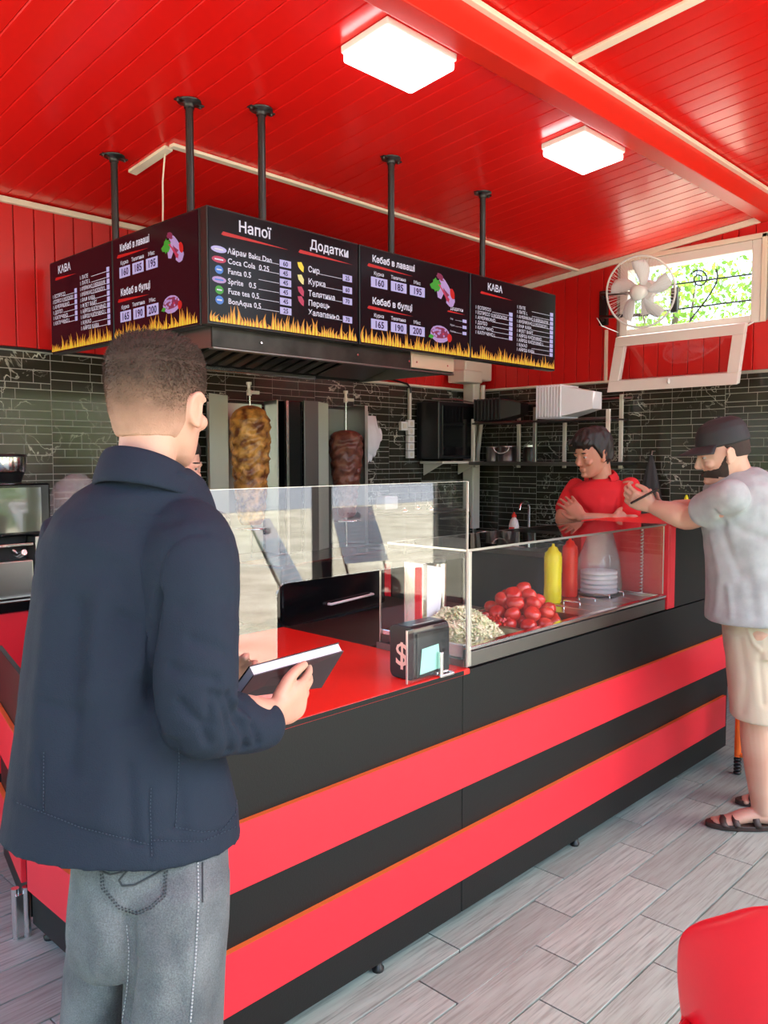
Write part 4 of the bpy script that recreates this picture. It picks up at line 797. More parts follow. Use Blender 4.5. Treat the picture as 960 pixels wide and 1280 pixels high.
t = thing('glass_jar', (5.52, 3.73, 1.552), 'dark glass jar with a lid, right of the steel pots on the rack', 'jar'); MB().lathe([(.05, 0), (.05, .10), (.04, .115)], (5.52, 3.73, 1.552), 20).build('jar_body', 'soot', t); MB().lathe([(.043, .116), (.043, .13)], (5.52, 3.73, 1.552), 20).build('lid', 'steel', t)
for y in (3.92, 3.82):
    props(MB().lathe([(.045, 0), (.05, .01), (.05, .09), (.053, .095), (.045, .095), (.042, .03)], (5.30, y + .1, .902), 20).build('steel_cup', 'steel', origin=(5.3, y + .1, .902)), ('left' if y > 3.9 else 'right') + ' of the two small steel cups on the dark sink counter', 'steel cup')
t = thing('detergent_bottle', (5.36, 3.76, .902), 'white detergent bottle with a red cap on the sink counter', 'bottle')
MB().loft([((5.36, 3.76, .903), (.028, 0, 0), (0, .042, 0), 2.5), ((5.36, 3.76, 1.05), (.028, 0, 0), (0, .042, 0), 2.5), ((5.36, 3.76, 1.09), (.024, 0, 0), (0, .032, 0)), ((5.36, 3.76, 1.115), (.012, 0, 0), (0, .014, 0))]).build('bottle_body', 'white', t)
MB().lathe([(.018, 0), (.018, .02), (.009, .025), (.008, .04)], (5.36, 3.76, 1.116), 16).build('red_cap', 'redbottle', t); MB().bb((5.330, 3.735, .98), (5.3315, 3.785, 1.04)).build('label_sticker', 'redink', t)
t = thing('yellow_bottle', (5.6, 2.55, .902), 'yellow bottle on the sink counter just left of the leaning man', 'bottle')
b0 = onx(858, 622, 5.6); MB().lathe([(.04, 0), (.042, .02), (.042, .25), (.03, .31), (.014, .34), (.012, .36)], (5.6, b0.y, .902), 20).build('bottle_body', 'yellow', t); MB().lathe([(.016, .361), (.014, .40), (.006, .42)], (5.6, b0.y, .902), 14).build('cap', 'yellow', t)
# grey cloth hung on the wall
t = thing('hanging_cloth', (5.76, 2.83, 1.6), 'dark grey cloth hanging in folds on the tiles between the two men', 'cloth')
rg = []
for k in range(13):
    v = k / 12; z = 1.60 - .5 * v; rg.append((z, .008 + .10 * v ** .8))
vs = []; fs = []; seg = 40
for i, (z, w) in enumerate(rg):
    for k in range(seg): a = 2 * math.pi * k / seg; f = 1 + .18 * math.sin(6 * a + 1) * min(1, i / 4); vs.append((5.745 - abs(.3 * w * math.sin(a)) * f * (1 if math.sin(a) > 0 else .1), 2.815 + w * math.cos(a) * f, z + .02 * math.sin(3 * a) * i / 12))
for i in range(12):
    for k in range(seg): k2 = (k + 1) % seg; fs.append((i * seg + k, i * seg + k2, (i + 1) * seg + k2, (i + 1) * seg + k))
fs.append(tuple(range(seg))); fs.append(tuple(range(13 * seg - 1, 12 * seg - 1, -1)))
MB().add(vs, fs, 0, True).build('fabric', 'dark_cloth', t); MB().tube([(5.80, 2.815, 1.63), (5.76, 2.815, 1.63), (5.75, 2.815, 1.60)], .005, 6).build('hook', 'steel', t)

# ------------------------------------------------------------------ wall fan
fp = onx(800, 365, 5.30); t = thing('wall_fan', (5.8, fp.y, 2.6), 'white round wire-guard fan on a black wall bracket beside the window', 'fan')
fc_ = Vector(fp); fn = (CAM - fc_).normalized(); fn = (fn + Vector((0, .35, -.05))).normalized(); fu = Vector((0, 0, 1)); fs_ = fu.cross(fn).normalized(); fu = fn.cross(fs_).normalized(); FR = .20 * (fc_ - CAM).length / 5.0 * .98
def fpnt(a, rr, d): return fc_ + (fs_ * math.cos(a) + fu * math.sin(a)) * rr + fn * d
g = MB()
for k in range(72): a = 2 * math.pi * k / 72; g.tube([fpnt(a, FR * s, .055 * math.cos(s * 1.45) + .0) for s in (.26, .5, .75, .92, 1.0)], .0013, 4, caps=False)
g.build('front_guard', 'white', t, kind='stuff')
g = MB()
for k in range(56): a = 2 * math.pi * (k + .5) / 56; g.tube([fpnt(a, FR * s, -.09 * math.cos(s * 1.45)) for s in (.3, .6, .85, 1.0)], .0013, 4, caps=False)
g.build('rear_guard', 'white', t, kind='stuff')
g = MB(); g.tube([fpnt(2 * math.pi * k / 48, FR, -.004) for k in range(49)], .007, 6); g.build('guard_rim', 'white', t)
MB().lathe([(.001, .07), (.03, .068), (.052, .058), (.054, .05)], fc_, 28, axis=fn).build('badge_disc', 'white', t)
for k in range(5):
    vs = []; fs2 = []; nr = 8
    for i in range(nr + 1):
        rr = FR * (.2 + .68 * i / nr); sw = .35 * i / nr; w = .25 + .42 * math.sin(math.pi * (.15 + .75 * i / nr))
        for j in range(5): a = 2 * math.pi * k / 5 + sw + w * (j / 4 - .5) * 1.0; vs.append(fpnt(a, rr, -.02 + .035 * (j / 4 - .5) - .008 * math.cos(j * 1.57)))
    for i in range(nr):
        for j in range(4): a = i * 5 + j; fs2.append((a, a + 1, a + 6, a + 5))
    o = MB().add(vs, fs2, 0, True).build('blade', 'foam', t); s = o.modifiers.new('thick', 'SOLIDIFY'); s.thickness = .003
MB().lathe([(.045, -.035), (.045, .012), (.03, .02)], fc_, 20, axis=fn).build('hub', 'white', t)
MB().lathe([(.03, -.20), (.062, -.19), (.07, -.12), (.06, -.095)], fc_, 24, axis=fn).build('motor_housing', 'white', t)
MB().rbox(fc_ - fn * .15 + Vector((0, 0, -.11)), (.06, .08, .12), .02).build('neck', 'white', t)
br = onx(757, 385, 5.78)
MB().bb((5.77, br.y - .02, br.z - .13), (5.80, br.y + .05, br.z + .13)).build('wall_plate', 'black', t, bevel=.003)
for z in (.075, -.095): MB().tube([(5.77, br.y + .015, br.z + z), (5.62, br.y - .05, br.z + z), fc_ - fn * .16 + Vector((.0, 0, -.17 if z < 0 else -.02))], .012, 8).build('bracket_arm', 'black', t)
p_ = onx(843, 375, 5.6); MB().rbox(p_, (.03, .05, .17), .01).build('clip', 'black', t)
MB().tube([(5.60, br.y - .03, br.z - .10), (5.62, br.y - .06, br.z - .16), (5.76, br.y - .12, br.z - .2)], .004, 6).build('fan_cable', 'white', t)

# ------------------------------------------------------------------ stool, chair
t = thing('orange_stool', (4.30, 1.42, 0), 'orange tubular stool with black sprung feet tucked behind the leaning man', 'stool')
for x, y in ((4.13, 1.535), (4.42, 1.50), (4.16, 1.24), (4.44, 1.22)):
    l = MB().tube([(x, y, .09), (x, y, .44)], .016, 12).build('leg', 'orange', t); f_ = MB()
    for k in range(5): f_.lathe([(.014, 0), (.019, .004), (.019, .010), (.014, .014)], (x, y, .002 + k * .017), 14)
    f_.build('rubber_foot', 'black', l, local=False) if False else None
    o = f_.build('ribbed_foot', 'black', t)
for a, b in (((4.13, 1.535, .10), (4.16, 1.24, .10)), ((4.16, 1.24, .10), (4.44, 1.22, .10)), ((4.42, 1.50, .10), (4.44, 1.22, .10))): MB().tube([a, b], .012, 10).build('crossbar', 'orange', t)
MB().rbox((4.29, 1.375, .455), (.33, .34, .03), .04).build('seat', 'matt_black', t, bevel=.008)
t = thing('shell_chair', (1.62, .44, 0), 'red moulded plastic shell chair cut off by the lower right corner', 'chair')
ca = R(9); cf = Vector((math.cos(ca), math.sin(ca), 0)); cs = Vector((-cf.y, cf.x, 0)); cc = Vector((1.645, .445, 0))
vs = []; fs = []; NU, NV = 26, 34
for j in range(NV + 1):
    v = j / NV                                                   # 0 front lip of the seat, 1 top of the back
    for i in range(NU + 1):
        u = -1 + 2 * i / NU
        if v < .45: f = .24 - .40 * v / .45; z = .455 - .02 * math.sin(math.pi * v / .45); hw = .225; cup = .05 * u * u * (v / .45)
        else:
            w = (v - .45) / .55; f = -.16 - .10 * w - .03 * math.sin(w * 2.2); z = .455 + .41 * w + .0; hw = .235 - .045 * w ** 2; hw *= (1 - max(0, (w - .62) / .38) ** 3 * .42) ; cup = .05 * (1 - w * .8)* abs(u) ** 2; z -= .085 * abs(u) ** 2.6 * w ** 2; f += .10 * abs(u) ** 2.2 * (1 - .35 * w)
        vs.append(cc + cf * f + cs * hw * u + Vector((0, 0, z + (cup if v < .45 else cup * 0))))
for j in range(NV):
    for i in range(NU): a = j * (NU + 1) + i; fs.append((a, a + 1, a + NU + 2, a + NU + 1))
o = MB().add(vs, fs, 0, True).build('seat_shell', 'chair', t); s = o.modifiers.new('thick', 'SOLIDIFY'); s.thickness = .012; s.offset = 0; s = o.modifiers.new('sub', 'SUBSURF'); s.levels = s.render_levels = 1
for sx in (-1, 1):
    for sf in (-1, 1): MB().tube([cc + cf * (.12 * sf - .02) + cs * .14 * sx + Vector((0, 0, .425)), cc + cf * (.22 * sf - .02) + cs * .21 * sx + Vector((0, 0, .0))], [.014, .010], 10).build('leg', 'offwhite', t)

# ------------------------------------------------------------------ outdoors (seen in reflections and through the window)
gr = MB().bb((-40, -18, -.3), (45, 45, -.13)).build('ground', 'sand', kind='structure'); MB().bb((-60, -60, -.3), (60, -18, -.12)).build('road', 'asphalt', kind='structure')
props(MB().bb((3.70, -.88, -.12), (3.80, -.78, 3.55)).build('roof_post', 'post', kind='structure'))
props(MB().bb((-1.15, -.88, -.12), (-1.05, -.78, 3.55)).build('roof_post', 'post', kind='structure')); props(MB().bb((5.95, -1.5, -.12), (6.05, -1.4, 3.50)).build('roof_post', 'post', kind='structure'))
M['leaf'].node_tree.nodes['Principled BSDF'].inputs['Transmission Weight'].default_value = 0
def leafmat():
    m = M['leaf']; n = m.node_tree; b = n.nodes['Principled BSDF']; o = n.nodes['Material Output']; tr = n.nodes.new('ShaderNodeBsdfTranslucent'); tr.inputs[0].default_value = (.28, .5, .06, 1); mx = n.nodes.new('ShaderNodeMixShader'); mx.inputs[0].default_value = .5
    n.links.new(b.outputs[0], mx.inputs[1]); n.links.new(tr.outputs[0], mx.inputs[2]); n.links.new(mx.outputs[0], o.inputs[0])
leafmat()
def tree_mesh(seed, nl=6000):
    r = random.Random(seed); mb = MB(); cl = [(Vector((r.gauss(0, 1.0), r.gauss(0, 1.0), r.uniform(1.6, 5.2))), r.uniform(.7, 1.3)) for k in range(14)]
    for k in range(nl):
        c, rad = r.choice(cl); d = Vector((r.gauss(0, 1), r.gauss(0, 1), r.gauss(0, 1))).normalized(); p = c + d * rad * r.uniform(.55, 1.05); s = r.uniform(.06, .11)
        a = Vector((r.gauss(0, 1), r.gauss(0, 1), r.gauss(0, 1))).normalized(); b = a.cross(d + Vector((.1, .2, .3))).normalized(); mb.add([p, p + a * s * .5 + b * s * .4, p + a * s * 1.2, p + a * s * .5 - b * s * .4], [(0, 1, 2, 3)])
    return mb, cl
protos = []
for sd in (1, 2, 3):
    mb, cl = tree_mesh(sd); t = thing('leafy_tree', (0, 0, 0), 'leafy green tree outdoors, seen blurred through the small window and in reflections', 'tree', 'trees around the pavilion')
    mb.build('foliage', 'leaf', t, local=True); w = MB().tube([(0, 0, -.1), (.1, 0, 1.2), (0, .1, 3.0), (.1, 0, 4.5)], [.17, .13, .09, .03], 10)
    for c, rad in cl[:7]: w.tube([(0, .02, 1.4), tuple(c * .6 + Vector((0, 0, .7))), tuple(c)], [.05, .03, .012], 6)
    w.build('trunk', 'bark', t, local=True); protos.append(t)
spots = [(13, 6.0), (19, 6.0), (17, 11.5), (11, 11.5), (26, 9), (14, 0.5), (-12, -7), (-1, -15), (5, -17), (11, -16), (-14, -14), (22, -4), (-10.5, -2), (-10, 4.5), (-9, 10), (28, -12), (19.5, -32), (44, -36), (-18, 0)]
for i, (x, y) in enumerate(spots):
    o = protos[i] if i < 3 else copy_tree(protos[i % 3]); o.location = (x, y, -.13); o.rotation_euler.z = i * 1.3; k = 1.0 + .12 * (i % 4); o.scale = (k, k, k)
bb_ = MB(); r = random.Random(12)
for k in range(5000):
    d = Vector((r.gauss(0, 1), r.gauss(0, 1), abs(r.gauss(0, 1)))).normalized(); p = Vector((d.x * 1.5, d.y * .9, d.z * 1.7)) * r.uniform(.75, 1.05) * (1 + .15 * noise.noise(d * 3)); s = r.uniform(.05, .10)
    a = Vector((r.gauss(0, 1), r.gauss(0, 1), r.gauss(0, 1))).normalized(); b = a.cross(d + Vector((.1, .2, .3))).normalized(); bb_.add([p, p + a * s * .5 + b * s * .4, p + a * s * 1.2, p + a * s * .5 - b * s * .4], [(0, 1, 2, 3)])
bush = thing('leafy_bush', (0, 0, 0), 'rounded green bush outdoors, seen only as a reflection in glossy surfaces', 'bush', 'bushes across the yard'); bb_.build('foliage', 'leaf', bush, local=True)
for i, (x, y) in enumerate([(1.0, -9.5), (4.2, -12.5), (7.6, -13.5), (-2.4, -9), (-5, -5.0), (-6.2, .5), (-6, 6)]):
    o = bush if i == 0 else copy_tree(bush); o.location = (x, y, -.13); o.rotation_euler.z = i * .9 * 0
def notice(x, y, z0, w, h, tilt, lab, rz):
    t = thing('notice_board', (x, y, -.13), lab, 'notice board'); q = Matrix.Rotation(R(rz), 3, 'Z') @ Matrix.Rotation(R(tilt), 3, 'X')
    def T(a, b, c): return Vector((x, y, z0)) + q @ Vector((a, b, c))
    MB().prism([T(-w / 2, 0, 0), T(w / 2, 0, 0), T(w / 2, 0, h), T(-w / 2, 0, h)], q @ Vector((0, -.01, 0))).build('white_sheet', 'paper', t)
    MB().prism([T(-w / 2, .001, 0), T(w / 2, .001, 0), T(w / 2, .001, h * .72), T(-w / 2, .001, h * .72)], q @ Vector((0, .001, 0))).build('blue_print', 'blueprint', t)
    mb = MB(); text(mb, '2020', 0, 0, .07, 0, .02, 'CENTER'); m2 = MB(); m2.add([T(v[0], .003, v[1] + h * .8) for v in mb.v], mb.f); m2.build('printed_number', 'ink', t)
    l = MB()
    for k in range(9): l.prism([T(-w * .4, .0022, h * (.06 + .07 * k)), T(w * .4, .0022, h * (.06 + .07 * k)), T(w * .4, .0022, h * (.075 + .07 * k)), T(-w * .4, .0022, h * (.075 + .07 * k))], q @ Vector((0, .001, 0)))
    l.build('printed_lines', 'paper', t, kind='stuff')
    for s in (-1, 1): MB().tube([T(s * w * .45, -.02, h * .9), T(s * w * .45, -.05, -.2), Vector((x, y, 0)) + q @ Vector((s * w * .45, -.0, 0)) + Vector((0, 0, -.13))], .012, 6).build('leg', 'bark', t)
notice(5.15, -1.80, .66, .46, .54, 28, 'white and blue notice reflected in the glass screen, right of the dark post', 10)
notice(4.12, -1.55, .56, .34, .62, 30, 'slanting white notice reflected in the glass screen beside the dark post', -25)
# ------------------------------------------------------------------ people
M['eyewhite'] = mat('eye_white', (.42, .38, .36), rough=.4)
def remesh(mb, voxel, smooth=4, folds=(), fn=None):
    me = bpy.data.meshes.new('tmp'); me.from_pydata([tuple(v) for v in mb.v], [], mb.f); o = bpy.data.objects.new('tmp', me); COL.objects.link(o)
    m = o.modifiers.new('r', 'REMESH'); m.mode = 'VOXEL'; m.voxel_size = voxel
    m = o.modifiers.new('s', 'SMOOTH'); m.factor = .6; m.iterations = smooth
    dg = bpy.context.evaluated_depsgraph_get(); e = bpy.data.meshes.new_from_object(o.evaluated_get(dg)); bpy.data.objects.remove(o)
    n = len(e.vertices); co = np.empty(n * 3, np.float32); e.vertices.foreach_get('co', co); co = co.reshape(-1, 3).astype(float)
    if folds or fn is not None:
        nr = np.empty(n * 3, np.float32); e.vertices.foreach_get('normal', nr); nr = nr.reshape(-1, 3); d = np.zeros(n)
        for (pts, r, dep) in folds:
            pts = [np.array(p) for p in pts]; best = np.full(n, 1e9)
            for a, b in zip(pts[:-1], pts[1:]):
                ab = b - a; t = np.clip(((co - a) @ ab) / (ab @ ab + 1e-12), 0, 1); q = np.linalg.norm(co - (a + t[:, None] * ab), axis=1); best = np.minimum(best, q)
            d += dep * np.exp(-(best / r) ** 2)
        if fn is not None: d += fn(co, nr)
        co += nr * d[:, None]
    e.vertices.foreach_set('co', co.astype(np.float32).ravel()); e.update()
    for p in e.polygons: p.use_smooth = True
    return e
def rbuild(name, me, m, parent, **k):
    o0 = ORG[parent.name]; me.transform(Matrix.Translation(-o0)); me.materials.append(M[m] if isinstance(m, str) else m); me.name = name
    o = bpy.data.objects.new(name, me); COL.objects.link(o); o.parent = parent; ORG[o.name] = o0; return props(o, **k)
def bvh(me): return BVHTree.FromPolygons([v.co[:] for v in me.vertices], [p.vertices[:] for p in me.polygons])
def hit(b, px, py):
    h = b.ray_cast(CAM, ray(px, py).normalized()); return np.array(h[0]) if h[0] else None
def hits(b, pts):
    return [p for p in (hit(b, x, y) for x, y in pts) if p is not None]
def limb(mb, pts, seg=18):                                     # pts: (point, radius[, radius2])
    P = [Vector(p[0]) for p in pts]; n = len(P); rings = []; up = None
    for i in range(n):
        t = (P[min(i + 1, n - 1)] - P[max(i - 1, 0)]).normalized()
        if up is None: up = Vector((0, 0, 1)) if abs(t.z) < .8 else Vector((.3, 1, 0)).normalized()
        a = t.cross(up).normalized(); b = a.cross(t).normalized(); up = b; r1 = pts[i][1]; r2 = pts[i][2] if len(pts[i]) > 2 else r1
        rings.append((P[i], a * r1, b * r2))
    t0 = (P[0] - P[1]).normalized(); t1 = (P[-1] - P[-2]).normalized(); r0 = pts[0][1]; r9 = pts[-1][1]
    pre = [(P[0] + t0 * r0 * .55, rings[0][1] * .45, rings[0][2] * .45), (P[0] + t0 * r0 * .3, rings[0][1] * .82, rings[0][2] * .82)]
    post = [(P[-1] + t1 * r9 * .3, rings[-1][1] * .82, rings[-1][2] * .82), (P[-1] + t1 * r9 * .55, rings[-1][1] * .45, rings[-1][2] * .45)]
    return mb.loft(pre + rings + post, seg)
def interp(pts, k=3):                                          # densify a limb path smoothly
    out = []; n = len(pts)
    P = [np.array(list(p[0]) + [p[1], p[2] if len(p) > 2 else p[1]]) for p in pts]
    for i in range(n - 1):
        p0, p1, p2, p3 = P[max(i - 1, 0)], P[i], P[i + 1], P[min(i + 2, n - 1)]
        for j in range(k):
            t = j / k; q = .5 * ((2 * p1) + (-p0 + p2) * t + (2 * p0 - 5 * p1 + 4 * p2 - p3) * t * t + (-p0 + 3 * p1 - 3 * p2 + p3) * t ** 3); out.append((Vector(q[:3]), max(.002, q[3]), max(.002, q[4])))
    out.append((Vector(P[-1][:3]), P[-1][3], P[-1][4])); return out
def frame(yaw, pitch=0, roll=0):
    q = Matrix.Rotation(R(yaw), 3, 'Z') @ Matrix.Rotation(R(-pitch), 3, 'Y') @ Matrix.Rotation(R(roll), 3, 'X'); return q   # columns: forward, left, up
def head(mb, c, q, s=1., ear=True, ns=0.):
    c = Vector(c)
    def T(f, l, u): return c + q @ Vector((f, l, u)) * s
    def D(f, l, u): return q @ Vector((f, l, u)) * s
    rg = [(.121, -.012, .018, .022), (.112, -.012, .043, .054), (.095, -.011, .060, .078), (.068, -.009, .071, .092), (.035, -.007, .0765, .098), (.005, -.005, .0765, .097), (-.025, -.003, .0735, .092), (-.052, .003, .067, .083), (-.078, .014, .058, .072), (-.098, .028, .048, .056), (-.112, .042, .034, .040), (-.120, .052, .018, .022)]
    mb.loft([(T(f, 0, u), D(0, w, 0), D(d, 0, 0), 2.15) for (u, f, w, d) in rg], 32)
    mb.ell(T(-.035, 0, .01), D(.066, 0, 0), D(0, .072, 0), D(0, 0, .075))                                # occiput
    mb.loft([(T(.088, 0, .012), D(0, .008, 0), D(.010, 0, 0)), (T(-ns + .098, 0, -.01), D(0, .009, 0), D(.012, 0, 0)), (T(-ns + .107, 0, -.03), D(0, .013, 0), D(.015, 0, 0)), (T(-ns + .103, 0, -.041), D(0, .016, 0), D(.012, 0, 0)), (T(-ns + .095, 0, -.045), D(0, .010, 0), D(.008, 0, 0))], 14)
    for sd in (-1, 1):
        mb.ell(T(.082, .030 * sd, .018), D(.012, 0, 0), D(0, .024, 0), D(0, 0, .007))                      # brow
        mb.ell(T(.0835, .031 * sd, .0105), D(.009, 0, 0), D(0, .016, 0), D(0, 0, .0065)); mb.ell(T(.081, .031 * sd, -.010), D(.009, 0, 0), D(0, .015, 0), D(0, 0, .0055))
        mb.ell(T(.070, .040 * sd, -.03), D(.02, 0, 0), D(0, .022, 0), D(0, 0, .018))                       # cheek
        if ear:
            e = T(-.004, .082 * sd, -.012); a = Vector(D(.8, .35 * sd, .3)).normalized(); u_ = Vector(D(-.25, .08 * sd, 1)).normalized(); w_ = a.cross(u_).normalized()
            mb.ell(e, a * .017 * s, w_ * .007 * s, u_ * .031 * s); n = 14
            limb(mb, [(e + (a * math.cos(t) * .018 + u_ * math.sin(t) * .030) * s + D(0, .004 * sd, 0), .0048 * s) for t in [R(20 + 250 * k / n) for k in range(n + 1)]], 8)
            mb.ell(T(.006, .080 * sd, -.038), D(.009, 0, 0), D(0, .006, 0), D(0, 0, .010))
    mb.ell(T(.091, 0, -.064), D(.009, 0, 0), D(0, .022, 0), D(0, 0, .0055)); mb.ell(T(.089, 0, -.074), D(.010, 0, 0), D(0, .019, 0), D(0, 0, .007)); mb.ell(T(.082, 0, -.099), D(.016, 0, 0), D(0, .02, 0), D(0, 0, .015))
    return T, D
def eyes(t, T, D, s=1.):
    for sd in (-1, 1):
        e = MB().ell(T(.0765, .031 * sd, .000), D(.0125, 0, 0), D(0, .0125, 0), D(0, 0, .0095)).build('eye', 'eyewhite', t)
        MB().ell(T(.0866, .031 * sd, -.001), D(.003, 0, 0), D(0, .0052, 0), D(0, 0, .0052)).build('iris', 'leather', e)
        MB().ell(T(.088, .031 * sd, .0225), D(.006, 0, 0), D(0, .018, 0), D(0, 0, .0035)).build('eyebrow', 'hair_dark', t)
def hand(mb, w, d, pn, side, curl=.5, s=1., spread=.12, thumb=.6, curls=None):
    """w wrist, d towards fingers, pn palm normal (side the fingers close to), side +1/-1 for the thumb side"""
    w = Vector(w); d = Vector(d).normalized(); pn = (Vector(pn) - d * Vector(pn).dot(d)).normalized(); t = d.cross(pn).normalized() * side
    mb.loft([(w - d * .01 * s, t * .027 * s, pn * .019 * s, 2.4), (w + d * .02 * s, t * .031 * s, pn * .018 * s, 2.4), (w + d * .055 * s, t * .040 * s, pn * .016 * s, 2.6), (w + d * .088 * s, t * .040 * s, pn * .013 * s, 2.6), (w + d * .098 * s, t * .034 * s, pn * .009 * s, 2.6)], 20)
    L = [(.046, .026, .021), (.051, .030, .022), (.047, .028, .021), (.037, .021, .018)]
    for i in range(4):
        off = (.0290 - .0195 * i) * s; p = w + d * (.088 - .004 * abs(i - 1)) * s + t * off; cu = (curls[i] if curls else curl); dd = (d + t * spread * (1.4 - i) * .5).normalized(); pts = [(p - d * .012 * s, .0088 * s)]; a = 0; r_ = [.0092, .0084, .0078, .0066]
        pts.append((p, r_[0] * s))
        for j, l in enumerate(L[i]): a += cu * (1.05, 1.25, .8)[j]; p = p + (dd * math.cos(a) + pn * math.sin(a)) * l * s; pts.append((p, r_[j + 1] * s))
        limb(mb, interp(pts, 2), 12)
    b = w + d * .022 * s + t * .022 * s + pn * .004 * s; t1 = (t * .8 + d * .75 + pn * .45 * thumb).normalized(); t2 = (d + t * (.35 - .5 * thumb) + pn * .75 * thumb).normalized(); t3 = (d + t * (.1 - .6 * thumb) + pn * .9 * thumb).normalized()
    limb(mb, interp([(b, .0145 * s), (b + t1 * .036 * s, .0115 * s), (b + t1 * .036 * s + t2 * .032 * s, .0100 * s), (b + t1 * .036 * s + t2 * .032 * s + t3 * .026 * s, .0078 * s)], 2), 12)
def strands(bv, n, ln, m, parent, pick, seed, flow, w=.0007, name='hair_strands'):
    """short hairs rooted on the hair surface; pick() gives a ray origin/direction"""
    r = random.Random(seed); mb = MB()
    for k in range(n):
        o, d = pick(r); h = bv.ray_cast(Vector(o), Vector(d).normalized())
        if h[0] is None: continue
        p, nn = h[0], h[1]; l, f = ln(p), flow(p, nn)
        if l <= 0: continue
        dr = (nn * .7 + f + Vector((r.gauss(0, .3), r.gauss(0, .3), r.gauss(0, .3)))).normalized(); s = dr.cross(Vector((r.gauss(0, 1), r.gauss(0, 1), r.gauss(0, 1)))).normalized() * w
        e = p + dr * l; mb.add([p - s - nn * .001, p + s - nn * .001, e], [(0, 1, 2)])
    return mb.build(name, m, parent, kind='stuff')

# ---- the man in the navy jacket ------------------------------------------------
PM = thing('person', (.78, 1.31, 0), 'man in a navy jacket and grey jeans seen from behind, holding a closed book', 'person')
D0 = 1.47
def zr(py, d): return at(480, py, d).z
def ringpx(py, pl, pr, hd, d=D0, tilt=0., e=2.2):
    c = at((pl + pr) / 2, py, d); v = ray((pl + pr) / 2, py); v = Vector((v.x, v.y, 0)).normalized(); r_ = Vector((v.y, -v.x, 0)); w = (pr - pl) / 2 / FPX * d
    return (c, r_ * w + Vector((0, 0, tilt)), v * hd, e)
HC = at(199, 505, 1.47); HQ = frame(26, -2)
WR = at(341, 893, 1.50); EL = at(243, 893, 1.37); SH = at(240, 690, 1.385)
body = MB(); T_, D_ = head(body, HC, HQ, .94, ns=.012)
limb(body, interp([(T_(-.030, 0, -.05), .050, .056), (T_(-.042, 0, -.11), .049, .053), (T_(-.052, 0, -.16), .054, .056), (T_(-.055, 0, -.22), .06, .06)], 3), 24)
body.loft([ringpx(640, 130, 230, .06), ringpx(670, 100, 245, .08), ringpx(760, 80, 250, .10), ringpx(900, 85, 250, .10), ringpx(1010, 115, 250, .085), ringpx(1100, 120, 250, .085)], 28)
limb(body, interp([(SH, .05), ((SH + EL) / 2, .045), (EL, .04), (EL.lerp(WR, .5), .038), (WR, .026)], 3)); 
SL = at(95, 690, 1.60); ELL = at(150, 900, 1.78); WL = at(262, 868, 1.80)
limb(body, interp([(SL, .05), ((SL + ELL) / 2, .045), (ELL, .04), (ELL.lerp(WL, .5), .036), (WL, .026)], 3))
bq = (WR - EL).normalized()
BA, BB, BCc, BD = at(317, 845, 1.535), at(430, 814, 1.66), at(402, 860, 1.73), at(296, 873, 1.58)
bn = (BB - BA).cross(BD - BA).normalized()
hd_dir = (at(386, 866, 1.60) - WR).normalized()
hand(body, WR, hd_dir, (at(372, 835, 1.72) - at(365, 880, 1.56)), 1, curls=(.28, .30, .34, .4), thumb=.05, s=1.02)
hand(body, WL, (at(312, 838, 1.78) - WL), (at(300, 850, 1.5) - at(300, 830, 1.8)), -1, curl=.45, s=1.)
HL, HR = at(140, 1100, 1.56), at(222, 1100, 1.49)
FX = Vector((math.cos(R(22)), math.sin(R(22)), 0)); FL = Vector((-FX.y, FX.x, 0))
KL, KR = Vector((HL.x, HL.y, .48)) + FX * .03 - FL * .0, Vector((HR.x, HR.y, .48)) + FX * .03
AL, AR = Vector((HL.x, HL.y, .09)) + FL * .03, Vector((HR.x, HR.y, .09)) - FL * .03
for H_, K_, A_ in ((HL, KL, AL), (HR, KR, AR)):
    limb(body, interp([(H_, .065), (Vector(H_).lerp(K_, .5), .062), (K_, .055), (K_.lerp(A_, .4), .055), (A_, .038)], 3)); limb(body, [(A_ - Vector((0, 0, .04)), .036), (A_ + FX * .08 - Vector((0, 0, .055)), .032), (A_ + FX * .15 - Vector((0, 0, .065)), .022)])
b0 = remesh(body, .0038, 3, folds=[([T_(.085, s * .031, .002)], .015, -.006) for s in (-1, 1)] + [([T_(-.002, -.092, -.004), T_(.0, -.090, -.02)], .007, -.004)])
BV0 = bvh(b0); rbuild('body', b0, 'skin', PM)
eyes(PM, T_, D_)
# hair: short faded crop
hm = MB()
rgs = [(.127, -.012, .018, .022), (.119, -.012, .050, .060), (.103, -.012, .066, .083), (.075, -.011, .0765, .097), (.040, -.010, .0800, .1015), (.008, -.012, .0785, .0975), (-.022, -.018, .0740, .0880), (-.048, -.024, .066, .076), (-.066, -.030, .058, .062)]
hm.loft([(T_(f, 0, u), D_(0, w, 0), D_(d, 0, 0), 2.15) for (u, f, w, d) in rgs], 40)
hm.ell(T_(-.036, 0, .012), D_(.069, 0, 0), D_(0, .0745, 0), D_(0, 0, .076))
def hairfn(co, nr):
    loc = (co - np.array(HC)) @ np.array(HQ); f, l, u = loc[:, 0], loc[:, 1], loc[:, 2]
    cut = np.zeros(len(co)); line = -.082 + .10 * np.clip((f + .01) / .06, 0, 1) + .045 * np.exp(-((f + .002) / .022) ** 2) * (np.abs(l) > .055)
    cut -= .009 * (1 / (1 + np.exp((u - line) / .004)))
    cut += .004 * np.clip(u / .08, 0, 1) * (f < .08); cut += .0012 * np.array([noise.noise(Vector(p) * 60) for p in co]); return cut
hm_ = remesh(hm, .004, 4, fn=hairfn); BVH_ = bvh(hm_)
